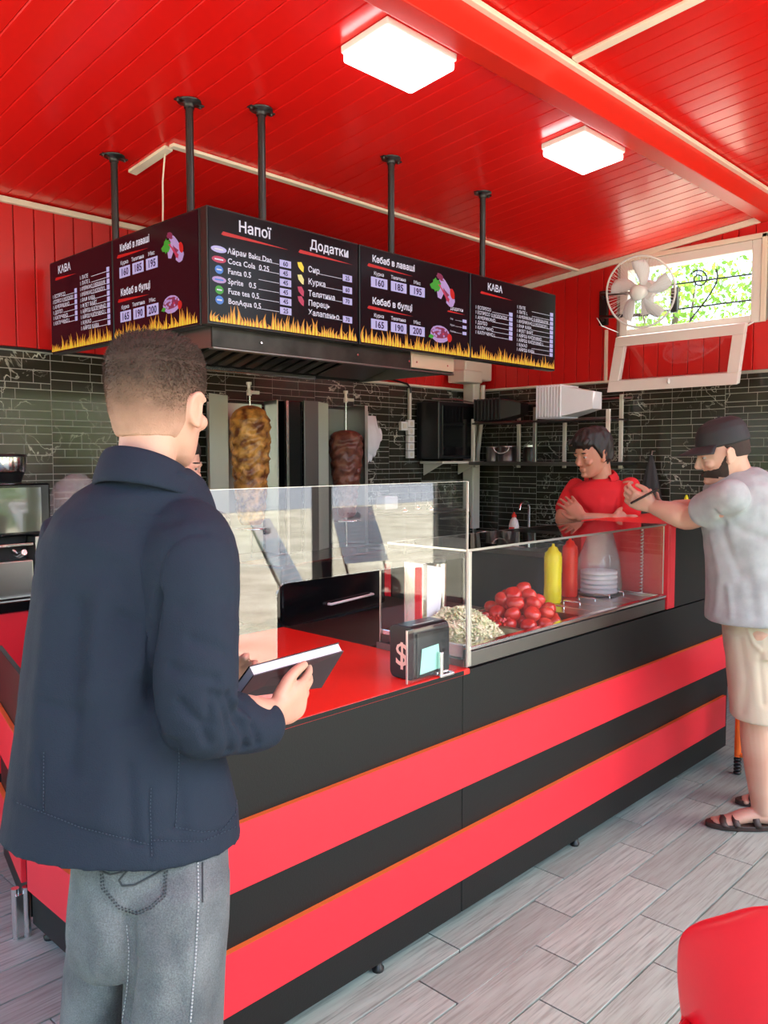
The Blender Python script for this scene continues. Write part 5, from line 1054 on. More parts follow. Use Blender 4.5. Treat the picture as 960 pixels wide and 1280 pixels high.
def hairmat():
    m = mat('faded_brown_hair', (.10, .05, .028), rough=.85, bump=.5, bscale=320); n = m.node_tree; b = n.nodes['Principled BSDF']
    tc = n.nodes.new('ShaderNodeTexCoord'); sx = n.nodes.new('ShaderNodeSeparateXYZ'); n.links.new(tc.outputs['Object'], sx.inputs[0]); nz = n.nodes.new('ShaderNodeTexNoise'); nz.inputs['Scale'].default_value = 26; n.links.new(tc.outputs['Object'], nz.inputs['Vector'])
    ad = n.nodes.new('ShaderNodeMath'); ad.operation = 'MULTIPLY_ADD'; ad.inputs[1].default_value = .05; n.links.new(nz.outputs['Fac'], ad.inputs[0]); n.links.new(sx.outputs['Z'], ad.inputs[2])
    cr = n.nodes.new('ShaderNodeValToRGB'); e = cr.color_ramp.elements; z0 = HC.z; mr = n.nodes.new('ShaderNodeMapRange'); mr.inputs['From Min'].default_value = z0 - .07; mr.inputs['From Max'].default_value = z0 + .12; n.links.new(ad.outputs[0], mr.inputs[0]); n.links.new(mr.outputs[0], cr.inputs[0])
    e[0].position = .16; e[0].color = (.55, .32, .225, 1); e[1].position = 1; e[1].color = (.032, .017, .010, 1); k = e.new(.30); k.color = (.36, .20, .13, 1); k = e.new(.52); k.color = (.16, .09, .055, 1); k = e.new(.72); k.color = (.055, .031, .019, 1)
    n.links.new(cr.outputs[0], b.inputs['Base Color']); return m
M['fade'] = hairmat(); ho = rbuild('hair', hm_, 'fade', PM)
def pk(r): d = HQ @ Vector((r.uniform(-1, 1), r.uniform(-1, 1), r.uniform(-.25, 1))).normalized(); return HC + d * .3, -d
def hl(p): u = (p - HC).dot(HQ.col[2]); return max(0, min(1, (u + .03) / .12)) * .008 + .0015
strands(BVH_, 15000, hl, 'fade', PM, pk, 3, lambda p, n: Vector((0, 0, -.7)) * (1 if (p - HC).z < .07 else 0) + Vector(HQ.col[0]) * (.6 if (p - HC).z >= .07 else 0))
# jacket
jk = MB()
jk.loft([ringpx(586, 160, 236, .075, 1.45), ringpx(592, 148, 244, .09, 1.455), ringpx(600, 122, 254, .098), ringpx(615, 98, 262, .115), ringpx(638, 76, 270, .125), ringpx(672, 59, 272, .135), ringpx(720, 50, 268, .14), ringpx(780, 42, 264, .142), ringpx(850, 33, 262, .145), ringpx(920, 26, 270, .15), ringpx(985, 18, 288, .155), ringpx(1020, 14, 297, .158, tilt=-.008), ringpx(1038, 12, 300, .158, tilt=-.026)], 44)
limb(jk, interp([(at(228, 672, 1.42), .078), (SH + Vector((0, 0, -.015)), .079), (at(244, 775, 1.37), .073), (at(245, 850, 1.36), .070), (at(248, 900, 1.375), .064), (at(285, 903, 1.43), .057), (at(318, 906, 1.475), .048), (at(334, 901, 1.495), .044)], 4), 26)
limb(jk, interp([(at(110, 675, 1.60), .07), (SL, .075), (at(125, 790, 1.68), .068), (ELL, .062), (at(205, 890, 1.79), .055), (at(245, 875, 1.80), .046)], 3), 22)
jk0 = remesh(jk, .0045, 5); bj = bvh(jk0); bpy.data.meshes.remove(jk0)
def F(pts, r, d): return (hits(bj, pts), r, d)
fl = [F([(196, 745), (190, 800), (189, 860), (196, 905)], .010, -.012), F([(176, 700), (183, 760), (180, 830)], .020, .007), F([(150, 770), (190, 790)], .010, -.004), F([(128, 740), (120, 800), (112, 870)], .022, .006), F([(100, 760), (95, 850), (88, 960)], .018, -.006), F([(150, 850), (140, 930), (130, 1020)], .03, .007), F([(60, 760), (52, 860), (45, 980)], .025, .006),
      F([(75, 660), (110, 680), (150, 690)], .02, .004), F([(215, 930), (225, 990), (228, 1050)], .016, -.005), F([(160, 960), (165, 1050)], .012, -.004), F([(120, 640), (160, 655), (220, 650)], .012, -.003),
      F([(285, 870), (300, 905), (306, 935)], .008, -.007), F([(272, 870), (285, 905), (286, 940)], .008, -.006), F([(300, 880), (318, 912), (322, 930)], .007, -.005), F([(262, 868), (262, 905)], .010, -.005), F([(225, 880), (250, 905), (262, 930)], .010, -.005), F([(293, 875), (312, 900)], .008, .005), F([(240, 800), (280, 815)], .012, -.004), F([(215, 835), (270, 850)], .010, -.005), F([(225, 760), (285, 750)], .014, -.003), F([(140, 900), (175, 895)], .010, -.003), F([(60, 880), (95, 890)], .010, -.003)]
seams = [[(187, 985), (186, 1010), (187, 1040), (188, 1072)], [(222, 935), (219, 1000), (217, 1034)], [(217, 1034), (250, 1040), (275, 1038)], [(275, 1038), (292, 1018), (296, 960)], [(190, 1050), (250, 1052), (296, 1032)], [(20, 1003), (100, 1034), (186, 1056)], [(53, 940), (53, 1018)], [(205, 690), (235, 668), (258, 668)], [(196, 740), (200, 705), (215, 680)], [(100, 650), (150, 640), (200, 640)]]
fl = [(a, r * .95, d * 1.35) for a, r, d in fl]; fl += [F(s_, .0038, -.0026) for s_ in seams]
def jn(co, nr): return np.array([.0035 * noise.noise(Vector((p[0] * 9, p[1] * 9, p[2] * 5))) + .0012 * noise.noise(Vector(p) * 30) for p in co])
jk1 = remesh(jk, .0045, 5, folds=[f for f in fl if len(f[0]) > 1], fn=jn); bj = bvh(jk1)
jo = rbuild('jacket', jk1, 'navy', PM)
def stitch(bv, pts, parent, m, nm='stitching', w=.0011, gap=.5, L=.005, off=.0012):
    P = [];
    for a, b in zip(pts[:-1], pts[1:]):
        n = max(2, int(math.hypot(b[0] - a[0], b[1] - a[1]) / 2.2))
        for k in range(n): h = bv.ray_cast(CAM, ray(a[0] + (b[0] - a[0]) * k / n, a[1] + (b[1] - a[1]) * k / n).normalized()); P.append(h[0] + h[1] * off if h[0] else None)
    mb = MB()
    for k in range(0, len(P) - 1, 2 if gap else 1):
        if P[k] is not None and P[k + 1] is not None and (P[k] - P[k + 1]).length < .03: mb.tube([P[k], P[k + 1]], w, 5)
    if mb.v: return mb.build(nm, m, parent, kind='stuff')
for s_ in seams[:7]: stitch(bj, [(x + 2, y) for x, y in s_], jo, 'navy_seam', w=.0009)
# collar
cl = MB(); seg = 40; vs = []; fs = []; up = Vector((T_(-.046, 0, -.12).x, T_(-.046, 0, -.12).y, at(198, 579, 1.47).z))
ca_ = frame(22); prof = [(.066, -.01), (.066, .018), (.068, .036), (.074, .036), (.084, .010), (.094, -.016), (.090, -.020), (.080, -.006)]
for i, (rr, zz) in enumerate(prof):
    for k in range(seg + 1):
        a = R(180 - 150 + 300 * k / seg); back = (1 - math.cos(a - 0)) / 2
        p = up + ca_ @ Vector((rr * .97 * math.cos(a) + .004, rr * .93 * math.sin(a), zz + .012 * back - .020 - .045 * (1 - back))); vs.append(p)
for i in range(len(prof) - 1):
    for k in range(seg): fs.append((i * (seg + 1) + k, i * (seg + 1) + k + 1, (i + 1) * (seg + 1) + k + 1, (i + 1) * (seg + 1) + k))
o = cl.add(vs, fs, 0, True).build('collar', 'navy', PM); s = o.modifiers.new('thick', 'SOLIDIFY'); s.thickness = .004; s = o.modifiers.new('sub', 'SUBSURF'); s.levels = s.render_levels = 2
# jeans
jn_ = MB()
jn_.loft([ringpx(1000, 105, 270, .115, 1.475), ringpx(1045, 96, 284, .13, 1.475), ringpx(1100, 93, 286, .135, 1.475), ringpx(1150, 90, 285, .135, 1.475), ringpx(1180, 92, 282, .12, 1.475)], 40)
def legr(py, pl, pr, d, hd): return ringpx(py, pl, pr, hd, d)
jn_.loft([legr(1050, 180, 268, 1.45, .075), legr(1090, 156, 286, 1.435, .105), legr(1150, 154, 285, 1.43, .115), legr(1210, 157, 282, 1.43, .115), legr(1280, 155, 278, 1.43, .11), legr(1400, 158, 274, 1.43, .105), legr(1550, 160, 275, 1.43, .10), legr(1655, 160, 282, 1.43, .12)], 36)
jn_.loft([legr(1090, 93, 200, 1.55, .11), legr(1150, 88, 175, 1.57, .11), legr(1210, 82, 164, 1.58, .11), legr(1280, 76, 155, 1.59, .11), legr(1400, 70, 150, 1.59, .105), legr(1530, 62, 150, 1.59, .10), legr(1580, 60, 156, 1.59, .11)], 36)
q0 = remesh(jn_, .005, 4); bq_ = bvh(q0); bpy.data.meshes.remove(q0)
def G(pts, r, d): return (hits(bq_, pts), r, d)
pk_ = [(124, 1066), (127, 1110), (148, 1135), (172, 1143), (190, 1135), (207, 1120), (210, 1072)]
jf = [G([(158, 1150), (162, 1190), (160, 1240), (156, 1279)], .012, -.012), G([(246, 1080), (247, 1130), (243, 1200), (238, 1279)], .004, -.002), G([(105, 1090), (135, 1180), (125, 1270)], .02, .006), G([(180, 1160), (205, 1220), (190, 1279)], .022, .006), G([(265, 1100), (262, 1190), (270, 1275)], .02, -.005), G([(100, 1150), (110, 1230)], .015, -.006), G([(215, 1180), (225, 1260)], .018, -.006), G([(120, 1215), (140, 1240)], .012, .005)] + [G(pk_, .004, .0022)]
j1 = remesh(jn_, .005, 4, folds=[f for f in jf if len(f[0]) > 1], fn=lambda co, nr: np.array([.004 * noise.noise(Vector((p[0] * 10, p[1] * 10, p[2] * 7))) for p in co])); bjn = bvh(j1); jo2 = rbuild('jeans', j1, 'denim', PM)
M['thread'] = mat('dark_thread', (.035, .04, .045), rough=.9); M['thread2'] = mat('pale_worn_edge', (.34, .36, .37), rough=.9)
stitch(bjn, pk_, jo2, 'thread', w=.0013); stitch(bjn, [(x * .93 + 168 * .07, y * .93 + 1100 * .07) for x, y in pk_], jo2, 'thread', w=.0011); stitch(bjn, [(125, 1088), (138, 1093), (152, 1090), (166, 1082), (156, 1092), (149, 1100), (153, 1107), (168, 1106), (185, 1097), (208, 1085)], jo2, 'thread', w=.0016, gap=0, nm='pocket_embroidery')
stitch(bjn, [(247, 1078), (248, 1130), (244, 1200), (238, 1279)], jo2, 'thread2', w=.0016); stitch(bjn, [(253, 1078), (253, 1130)], jo2, 'thread', w=.0014, gap=0); stitch(bjn, [(158, 1156), (161, 1190), (159, 1240), (153, 1279)], jo2, 'thread2', w=.001)
for A_, nm in ((AL, 'shoe'), (AR, 'shoe')):
    s = MB(); c = Vector((A_.x, A_.y, 0)); s.loft([(c + FX * -.09 + Vector((0, 0, .045)), FL * .028, Vector((0, 0, .04))), (c + FX * -.05 + Vector((0, 0, .05)), FL * .040, Vector((0, 0, .048))), (c + FX * .05 + Vector((0, 0, .045)), FL * .048, Vector((0, 0, .043))), (c + FX * .13 + Vector((0, 0, .035)), FL * .048, Vector((0, 0, .033))), (c + FX * .185 + Vector((0, 0, .028)), FL * .03, Vector((0, 0, .024)))], 20); s.build('shoe', 'white', PM)
# the book
bk = thing('closed_book', (BA + BB + BCc + BD) / 4, 'closed dark hardcover book with pale page edges in the hand of the man in navy', 'book')
def BP(u, v, w): return BA.lerp(BB, u).lerp(BD.lerp(BCc, u), v) + bn * w
th = .020; sg = 1 if bn.dot(CAM - BA) < 0 else -1
def bslab(u0, u1, v0, v1, w0, w1): return MB().prism([BP(u0, v0, w0), BP(u1, v0, w0), BP(u1, v1, w0), BP(u0, v1, w0)], bn * (w1 - w0))
bslab(0, 1, 0, 1, 0, sg * .0025).build('cover', mat('book_cover', (.022, .014, .018), rough=.28, coat=.3), bk, bevel=.001); bslab(0, 1, 0, 1, sg * th, sg * (th + .0025)).build('cover', 'gloss_black', bk, bevel=.001); bslab(.01, .985, .012, .98, sg * .0027, sg * (th - .0002)).build('page_block', mat('page_edges', (.72, .73, .80), rough=.7, stretch=(1, 1, 1)), bk)

# ---- generic dressed person ----------------------------------------------------
def person(label, loc, HC, yaw, pitch, hs, sk, NK, SHL, ELL_, WRL, SHR, ELR, WRR, hips, facing, feet, hL, hR, armr=1., voxel=.0045, torso=None, hairm='hair_dark', roll=0):
    t = thing('person', loc, label, 'person'); b = MB(); q = frame(yaw, pitch, roll); T, D = head(b, HC, q, hs)
    limb(b, interp([(T(-.03, 0, -.05), .056 * hs, .06 * hs), (Vector(T(-.035, 0, -.08)).lerp(NK, .5), .056 * hs), (NK, .06)], 3), 22)
    f = Vector((math.cos(R(facing)), math.sin(R(facing)), 0)); l = Vector((-f.y, f.x, 0)); mid = (Vector(SHL) + Vector(SHR)) / 2; hp = Vector(hips)
    sw = (Vector(SHL) - Vector(SHR)).length / 2; sl = (Vector(SHL) - Vector(SHR)).normalized()
    k = torso or (1., 1.)
    b.loft([(mid + Vector((0, 0, .03)), sl * sw * .55, f * .06), (mid - Vector((0, 0, .02)), sl * sw * .85, f * .085), (mid.lerp(hp, .3), sl * sw * .88 * k[0], f * .105 * k[1]), (mid.lerp(hp, .7), l * .14 * k[0], f * .10 * k[1]), (hp, l * .15 * k[0], f * .10 * k[1])], 26)
    for S_, E_, W_, hh in ((SHL, ELL_, WRL, hL), (SHR, ELR, WRR, hR)):
        S_, E_, W_ = Vector(S_), Vector(E_), Vector(W_)
        limb(b, interp([(S_, .052 * armr), (S_.lerp(E_, .45), .048 * armr), (E_, .040 * armr), (E_.lerp(W_, .35), .043 * armr), (W_, .027 * armr)], 4), 20)
        if hh: hand(b, W_, *hh[0], **hh[1])
    if feet:
        for sd, ft in zip((1, -1), feet):
            h_ = hp + l * .09 * sd; kn = Vector(ft[0]); an = Vector(ft[1])
            limb(b, interp([(h_, .08), (h_.lerp(kn, .5), .075), (kn, .056), (kn.lerp(an, .35), .060), (an, .037)], 3), 20)
            fd = ft[2]; limb(b, interp([(an - Vector((0, 0, .025)) - fd * .035, .030), (an - Vector((0, 0, .02)) + fd * .05, .036, .032), (an - Vector((0, 0, .045)) + fd * .13, .040, .022), (an - Vector((0, 0, .052)) + fd * .18, .036, .014)], 3), 16)
            fl_ = Vector((-fd.y, fd.x, 0))
            for i in range(5): p = an - Vector((0, 0, .056)) + fd * (.185 - .012 * abs(i - .8)) + fl_ * (.030 - .016 * i) * sd * -1; limb(b, [(p - fd * .02, .010), (p, .0115 if i == 0 else .009), (p + fd * .022, .010 if i == 0 else .007)], 8)
    folds = [([T(.085, s * .031, .002)], .013, -.006) for s in (-1, 1)] + [([T(.101, -.018, -.0685), T(.104, 0, -.0685), T(.101, .018, -.0685)], .004, -.003)]
    me = remesh(b, voxel, 3, folds=folds); rbuild('body', me, sk, t); eyes(t, T, D)
    return t, T, D, q, f, l
def hairshell(t, T, D, HC, q, s, m, line, thick=1., vox=.005, amp=.002, nm='hair', fr=45):
    h = MB(); rg = [(.129, -.012, .018, .022), (.120, -.012, .048, .058), (.103, -.012, .066, .083), (.075, -.011, .0770, .098), (.040, -.010, .0800, .1015), (.008, -.012, .0785, .0975), (-.022, -.018, .0740, .0880), (-.048, -.024, .066, .076), (-.075, -.03, .058, .062)]
    h.loft([(T(f, 0, u * thick), D(0, w * thick, 0), D(d * thick, 0, 0), 2.15) for (u, f, w, d) in rg], 36); h.ell(T(-.036, 0, .012), D(.069 * thick, 0, 0), D(0, .0745 * thick, 0), D(0, 0, .076 * thick))
    def fn(co, nr):
        lc = (co - np.array(HC)) @ np.array(q) / s; d = -.016 * s * (1 / (1 + np.exp(line(lc[:, 0], lc[:, 1], lc[:, 2]) / .003))); return d + amp * np.array([noise.noise(Vector((p[0] * fr, p[1] * fr, p[2] * fr * .4))) for p in co])
    return rbuild(nm, remesh(h, vox, 3, fn=fn), m, t)
def hairmask(t, T, D, HC, q, s, m, keep, nm, grow=.004, **k):
    """thin beard or stubble mesh: copy of the face surface pushed out where keep(f,l,u) is positive"""
    h = MB(); head(h, HC, q, s * 1.0, ear=False)
    def fn(co, nr):
        lc = (co - np.array(HC)) @ np.array(q) / s; kv = keep(lc[:, 0], lc[:, 1], lc[:, 2]); return np.clip(kv, -1, 1) * grow - .004 + .0012 * np.array([noise.noise(Vector(p) * 90) for p in co])
    return rbuild(nm, remesh(h, .004, 2, fn=fn), m, t)

# ---- man in grey T-shirt, leaning on the raised cabinet ------------------------
HC2 = at(903, 566, 3.42); NK2 = at(926, 600, 3.44)
F2 = 112
SL2, SR2 = at(912, 622, 3.28), at(905, 618, 3.66)
EL2, WL2 = at(862, 648, 3.50), at(818, 634, 3.62)
ER2, WR2 = at(880, 640, 3.86), at(842, 634, 3.80)
hp2 = at(944, 782, 3.50)
fdir = Vector((math.cos(R(128)), math.sin(R(128)), 0))
an1 = at(952, 1002, 3.52); an1.z = .075; an2 = at(985, 985, 3.75); an2.z = .075
kn1 = at(942, 890, 3.46); kn2 = at(978, 890, 3.74)
ph = at(806, 620, 3.63)
t2_, T2, D2, q2, f2_, l2_ = person('man in grey T-shirt, beige shorts and black cap leaning on the raised cabinet', (an1.x, an1.y, 0), HC2, 128, -14, 1.02, 'skin3', NK2, SL2, EL2, WL2, SR2, ER2, WR2, hp2, F2, ((kn1, an1, fdir), (kn2, an2, fdir)),
    ((at(798, 626, 3.64) - WL2, at(800, 600, 3.75) - at(812, 640, 3.5), -1), dict(curl=.62, thumb=.5, s=1.1)), ((at(822, 630, 3.76) - WR2, (0, 0, 1), 1), dict(curl=.35, thumb=.4, s=1.05)), armr=1.22, torso=(.9, .85))
hairshell(t2_, T2, D2, HC2, q2, 1.02, 'beard', lambda f, l, u: u - (-.03 + .11 * np.clip((f + .02) / .06, 0, 1)), amp=.0008)
hairmask(t2_, T2, D2, HC2, q2, 1.02, 'beard', lambda f, l, u: np.minimum(np.minimum((-.050 + .055 * np.clip((.045 - f) / .04, 0, 1) - u) / .006, (f - .004) / .006), (u + .098 + .3 * np.clip(.03 - f, -.08, .03)) / .006 + (f > .05)), 'beard', grow=.0058)
# cap
cp = MB(); S2 = 1.02
cp.loft([(T2(f, 0, u), D2(0, w, 0), D2(d, 0, 0), 2.1) for (u, f, w, d) in ((.142, -.018, .010, .012), (.138, -.018, .040, .048), (.122, -.016, .066, .080), (.095, -.013, .080, .098), (.060, -.011, .086, .106), (.035, -.010, .087, .107), (.030, -.010, .083, .102))], 36)
cpo = rbuild('cap', remesh(cp, .005, 3), 'dark_cap' if 'dark_cap' in M else 'matt_black', t2_)
vs = []; fs = []
for j in range(9):
    for i in range(17):
        a = R(-62 + 124 * i / 16); rr = .085 + .085 * (j / 8) * math.cos(a * .95) ** .6; vs.append(T2(-.01 + rr * math.cos(a) * 1.06, rr * math.sin(a) * (.98 - .18 * j / 8), .048 - .022 * (j / 8) - .016 * (math.sin(a) ** 2) * (.4 + j / 8)))
for j in range(8):
    for i in range(16): a = j * 17 + i; fs.append((a, a + 1, a + 18, a + 17))
o = MB().add(vs, fs, 0, True).build('cap_brim', 'matt_black', t2_); s = o.modifiers.new('thick', 'SOLIDIFY'); s.thickness = .004
MB().ell(T2(-.018, 0, .144), D2(.007, 0, 0), D2(0, .007, 0), D2(0, 0, .004)).build('cap_button', 'matt_black', t2_)
ts = MB()
def ring2(py, pl, pr, d, hd, e=2.2, tilt=0): return ringpx(py, pl, pr, hd, d, tilt, e)
ts.loft([ring2(584, 915, 948, 3.46, .08), ring2(592, 898, 962, 3.46, .13), ring2(606, 884, 972, 3.46, .17), ring2(630, 878, 978, 3.46, .20), ring2(660, 880, 980, 3.46, .20), ring2(700, 884, 981, 3.47, .195), ring2(745, 885, 983, 3.48, .20), ring2(774, 884, 984, 3.48, .205)], 40)
for S_, E_ in ((SL2, EL2), (SR2, ER2)): limb(ts, interp([(Vector(S_).lerp(E_, -.12), .070), (Vector(S_).lerp(E_, .1), .073), (Vector(S_).lerp(E_, .35), .075), (Vector(S_).lerp(E_, .62), .078)], 4), 22)
tj = remesh(ts, .007, 14); b_ = bvh(tj); bpy.data.meshes.remove(tj)
def H2(pts, r, d): return (hits(b_, pts), r, d)
ff = [H2([(900, 655), (912, 690), (925, 720)], .02, -.010), H2([(890, 670), (900, 720), (895, 765)], .02, .007), H2([(905, 648), (930, 665), (955, 672)], .018, -.008), H2([(925, 690), (940, 740), (945, 770)], .022, -.007), H2([(895, 640), (905, 655)], .012, -.01), H2([(880, 610), (900, 640)], .016, .005), H2([(950, 600), (950, 650)], .02, -.005), H2([(910, 735), (914, 772)], .014, .007)]
rbuild('t_shirt', remesh(ts, .007, 14, folds=[f for f in ff if len(f[0]) > 1], fn=lambda co, nr: np.array([.005 * noise.noise(Vector(p) * 8) + .002 * noise.noise(Vector(p) * 22) for p in co])), 'greyshirt', t2_)
so = MB()
so.loft([ring2(755, 898, 978, 3.50, .15), ring2(785, 905, 982, 3.50, .165), ring2(815, 908, 985, 3.50, .17)], 32)
so.loft([ring2(790, 907, 965, 3.46, .11), ring2(840, 910, 966, 3.46, .115), ring2(896, 914, 972, 3.46, .12, tilt=-.01)], 30); so.loft([ring2(790, 945, 990, 3.72, .11), ring2(840, 948, 996, 3.73, .115), ring2(885, 950, 1000, 3.74, .12)], 30)
sj = remesh(so, .006, 4); b_ = bvh(sj); bpy.data.meshes.remove(sj)
ff = [H2([(925, 800), (933, 850), (928, 890)], .02, -.006), H2([(935, 785), (942, 805), (950, 812)], .008, .006), H2([(950, 820), (955, 880)], .015, -.006)]
rbuild('shorts', remesh(so, .006, 4, folds=[f for f in ff if len(f[0]) > 1], fn=lambda co, nr: np.array([.003 * noise.noise(Vector(p) * 12) for p in co])), 'khaki', t2_)
for an_ in (an1, an2):
    c = Vector((an_.x, an_.y, 0)); fl_ = Vector((-fdir.y, fdir.x, 0)); s = MB()
    out = []
    for k in range(28):
        a = 2 * math.pi * k / 28; x = .155 * math.cos(a) + .075; w = .050 * (1 + .18 * math.cos(a)); out.append(c + fdir * x + fl_ * w * math.sin(a) + Vector((0, 0, .002)))
    so_ = s.prism(out, (0, 0, .022)).build('sandal_sole', 'leather', t2_, bevel=.004)
    for x, w, dz in ((.02, .048, .055), (.105, .052, .042), (.155, .050, .030)):
        pts = [c + fdir * (x + .012 * math.sin(a * 2)) + fl_ * w * math.cos(a) + Vector((0, 0, .016 + dz * math.sin(a))) for a in [math.pi * k / 12 for k in range(13)]]
        st = MB(); vs = []; fs = []
        for i, p in enumerate(pts): vs += [p - fdir * .014, p + fdir * .014]
        for i in range(12): fs.append((2 * i, 2 * i + 1, 2 * i + 3, 2 * i + 2))
        o = st.add(vs, fs, 0, True).build('sandal_strap', 'leather', t2_); m_ = o.modifiers.new('thick', 'SOLIDIFY'); m_.thickness = .004; m_.offset = 1
tp = thing('mobile_phone', ph, 'black phone held in both hands by the man leaning on the cabinet', 'phone'); MB().box(ph, (.075, .010, .13), frame(20, 0, 60)).build('phone_body', 'gloss_black', tp, bevel=.004)

# ---- worker in the red polo shirt ----------------------------------------------
HC3 = at(741, 567, 4.46); NK3 = at(752, 602, 4.50)
SL3, SR3 = at(788, 606, 4.42), at(720, 608, 4.62)                  # his left is on the right of the picture
EL3, ER3 = at(786, 655, 4.34), at(703, 650, 4.50)
WL3, WR3 = at(722, 648, 4.30), at(766, 650, 4.30)
WL3 = at(728, 647, 4.31)
hp3 = at(758, 745, 4.66)
t3, T3, D3, q3, f3, l3 = person('young worker in a red polo shirt with crossed arms standing behind the counter', (hp3.x, hp3.y, 0), HC3, 160, -14, 1.0, 'skin2', NK3, SL3, EL3, WL3, SR3, ER3, WR3, hp3, 218, (((hp3.x, hp3.y + .05, .48), Vector((hp3.x, hp3.y + .08, .08)), Vector((-.8, -.6, 0))), ((hp3.x - .1, hp3.y - .04, .48), Vector((hp3.x - .1, hp3.y - .02, .08)), Vector((-.8, -.6, 0)))),
    ((at(710, 628, 4.38) - WL3, at(700, 640, 4.6) - at(712, 640, 4.3), 1), dict(curl=.18, thumb=.2, s=1.0, spread=.2)), ((at(790, 648, 4.36) - WR3, (0, 1, 0), 1), dict(curl=.5, thumb=.2)), armr=.98)
hairshell(t3, T3, D3, HC3, q3, 1.0, 'hair_dark', lambda f, l, u: u - (-.05 + .105 * np.clip((f + .0) / .05, 0, 1)), thick=1.13, amp=.010, fr=38)
M_ = MB(); hq = [(T3(.06 + .012 * k, (-.05 + .02 * k) * .9, .105 - .004 * k), D3(0, .02, 0), D3(.02, 0, -.006)) for k in range(3)]
for k in range(11): M_.ell(T3(.062 + .02 * math.cos(k * 1.3), -.062 + .0125 * k, .098 - .006 * abs(k - 5) / 2), D3(.024, 0, -.012), D3(0, .013, 0), D3(.006, 0, .013))
M_.build('fringe', 'hair_dark', t3, kind='stuff')
po = MB()
po.loft([ring2(597, 743, 766, 4.51, .058), ring2(602, 728, 781, 4.50, .085), ring2(610, 713, 794, 4.50, .11), ring2(630, 714, 790, 4.49, .125), ring2(660, 716, 788, 4.50, .125), ring2(700, 718, 786, 4.58, .13), ring2(745, 716, 790, 4.64, .135)], 36)
for S_, E_ in ((SL3, EL3), (SR3, ER3)): limb(po, interp([(Vector(S_).lerp(E_, -.05), .050), (Vector(S_).lerp(E_, .3), .060), (Vector(S_).lerp(E_, .72), .062)], 4), 20)
pj = remesh(po, .006, 12); b_ = bvh(pj); bpy.data.meshes.remove(pj)
ff = [H2([(735, 640), (745, 660), (760, 670)], .018, -.008), H2([(722, 625), (735, 640)], .014, -.006), H2([(775, 625), (768, 650)], .014, -.008), H2([(750, 625), (750, 655)], .016, .004)]
rbuild('polo_shirt', remesh(po, .006, 12, folds=[f for f in ff if len(f[0]) > 1], fn=lambda co, nr: np.array([.004 * noise.noise(Vector(p) * 10) for p in co])), 'redshirt', t3)
def collar(t, c, q, r, m, open_=42, h=.03):
    vs = []; fs = []; seg = 30; prof = [(r * .92, 0), (r * .95, h * .7), (r, h), (r * 1.12, h * .8), (r * 1.36, -h * .25)]
    for rr, zz in prof:
        for k in range(seg + 1): a = R(open_ + (360 - 2 * open_) * k / seg); fr_ = (1 + math.cos(a)) / 2; vs.append(Vector(c) + q @ Vector((rr * math.cos(a) * 1.02, rr * math.sin(a), zz - .04 * fr_)))
    for i in range(len(prof) - 1):
        for k in range(seg): a = i * (seg + 1) + k; fs.append((a, a + 1, a + seg + 2, a + seg + 1))
    o = MB().add(vs, fs, 0, True).build('collar', m, t); s = o.modifiers.new('thick', 'SOLIDIFY'); s.thickness = .004; s = o.modifiers.new('sub', 'SUBSURF'); s.levels = s.render_levels = 1
collar(t3, at(752, 593, 4.50), frame(200, 0), .068, 'redshirt')
tr = MB(); tr.loft([ring2(735, 722, 790, 4.66, .12), ring2(800, 722, 792, 4.66, .13)], 28)
for sx in (-.07, .07): limb(tr, [(hp3 + l3 * sx, .09), (Vector((hp3.x, hp3.y, .5)) + l3 * sx, .08), (Vector((hp3.x, hp3.y, .1)) + l3 * sx, .07)], 18)
rbuild('trousers', remesh(tr, .009, 2), 'dark_cloth', t3)

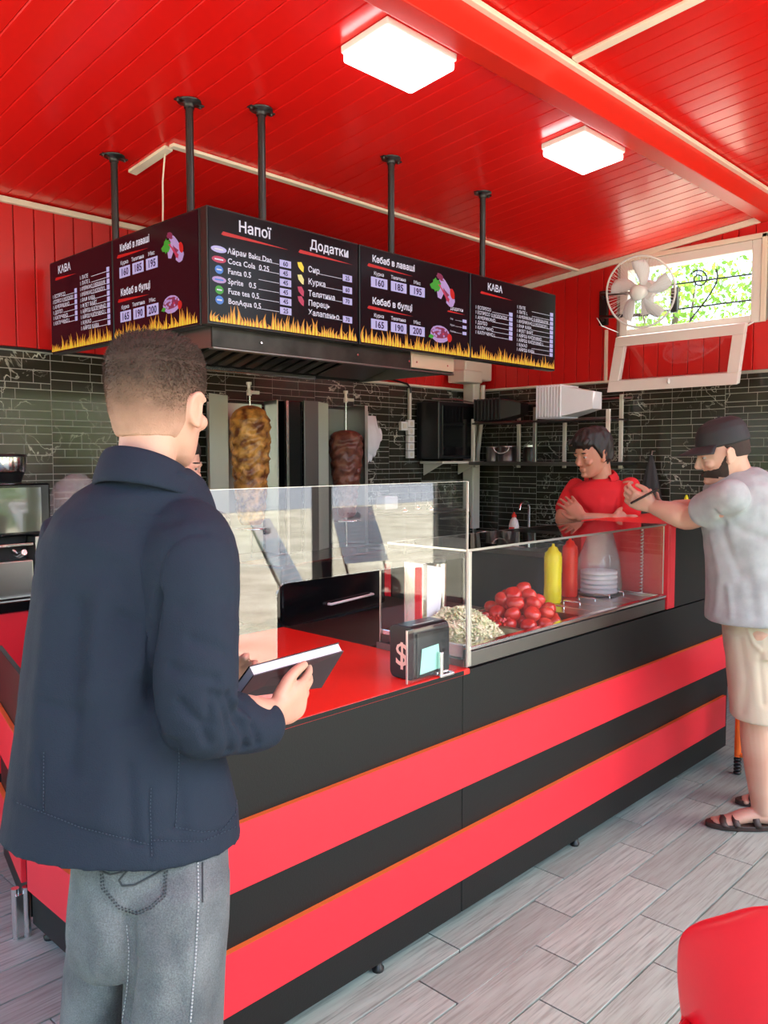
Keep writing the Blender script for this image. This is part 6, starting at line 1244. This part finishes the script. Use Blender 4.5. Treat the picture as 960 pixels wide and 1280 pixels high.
# ---- bearded worker mostly hidden behind the man in navy ------------------------
HC4 = at(224, 583, 3.25); yaw4 = 262
NK4 = at(222, 622, 3.28)
SL4, SR4 = at(268, 650, 3.28), at(170, 650, 3.28); EL4, ER4 = at(272, 730, 3.25), at(150, 730, 3.2); WL4, WR4 = at(240, 760, 3.1), at(185, 760, 3.05); hp4 = at(213, 790, 3.3)
t4, T4, D4, q4, f4, l4 = person('bearded worker in dark clothes mostly hidden behind the head of the man in navy', (hp4.x, hp4.y, 0), HC4, yaw4, -6, .98, 'skin3', NK4, SL4, EL4, WL4, SR4, ER4, WR4, hp4, 240, None,
    ((at(225, 768, 2.98) - WL4, (0, 0, -1), -1), dict(curl=.4)), ((at(200, 768, 2.95) - WR4, (0, 0, -1), 1), dict(curl=.4)))
hairshell(t4, T4, D4, HC4, q4, .98, 'hair_dark', lambda f, l, u: u - (-.05 + .105 * np.clip((f + .0) / .05, 0, 1)), thick=1.04, amp=.003)
hairmask(t4, T4, D4, HC4, q4, .98, 'beard', lambda f, l, u: np.clip((-.055 - u) / .008, -1, 1) * (f > .0) + np.clip((.02 - f) / .01, 0, 1) * -2, 'beard', grow=.007)
wk = MB(); wk.loft([ring2(634, 200, 248, 3.3, .07), ring2(645, 175, 270, 3.3, .10), ring2(670, 168, 276, 3.3, .12), ring2(740, 160, 266, 3.3, .12), ring2(830, 158, 268, 3.3, .13)], 30)
for S_, E_, W_ in ((SL4, EL4, WL4), (SR4, ER4, WR4)): limb(wk, interp([(Vector(S_), .064), (Vector(S_).lerp(E_, .5), .06), (E_, .054), (Vector(E_).lerp(W_, .8), .042)], 3), 18)
rbuild('work_jacket', remesh(wk, .008, 3), 'dark_cloth', t4)
tr = MB(); tr.loft([ring2(800, 165, 262, 3.3, .12), ring2(850, 168, 260, 3.3, .12)], 28)
for sx in (-.08, .08): limb(tr, [(Vector((hp4.x, hp4.y, .8)) + l4 * sx, .09), (Vector((hp4.x, hp4.y, .4)) + l4 * sx, .08), (Vector((hp4.x, hp4.y, .08)) + l4 * sx, .07)], 18)
rbuild('trousers', remesh(tr, .009, 2), 'dark_cloth', t4)
for tt, hp, ll, ff_ in ((t3, hp3, l3, f3), (t4, hp4, l4, f4)):
    for sx in (-.08, .08): c = Vector((hp.x, hp.y, 0)) + ll * sx; MB().loft([(c - ff_ * .08 + Vector((0, 0, .04)), ll * .035, Vector((0, 0, .04))), (c + ff_ * .02 + Vector((0, 0, .045)), ll * .045, Vector((0, 0, .045))), (c + ff_ * .14 + Vector((0, 0, .03)), ll * .045, Vector((0, 0, .03))), (c + ff_ * .19 + Vector((0, 0, .022)), ll * .03, Vector((0, 0, .02)))], 18).build('shoe', 'black', tt)
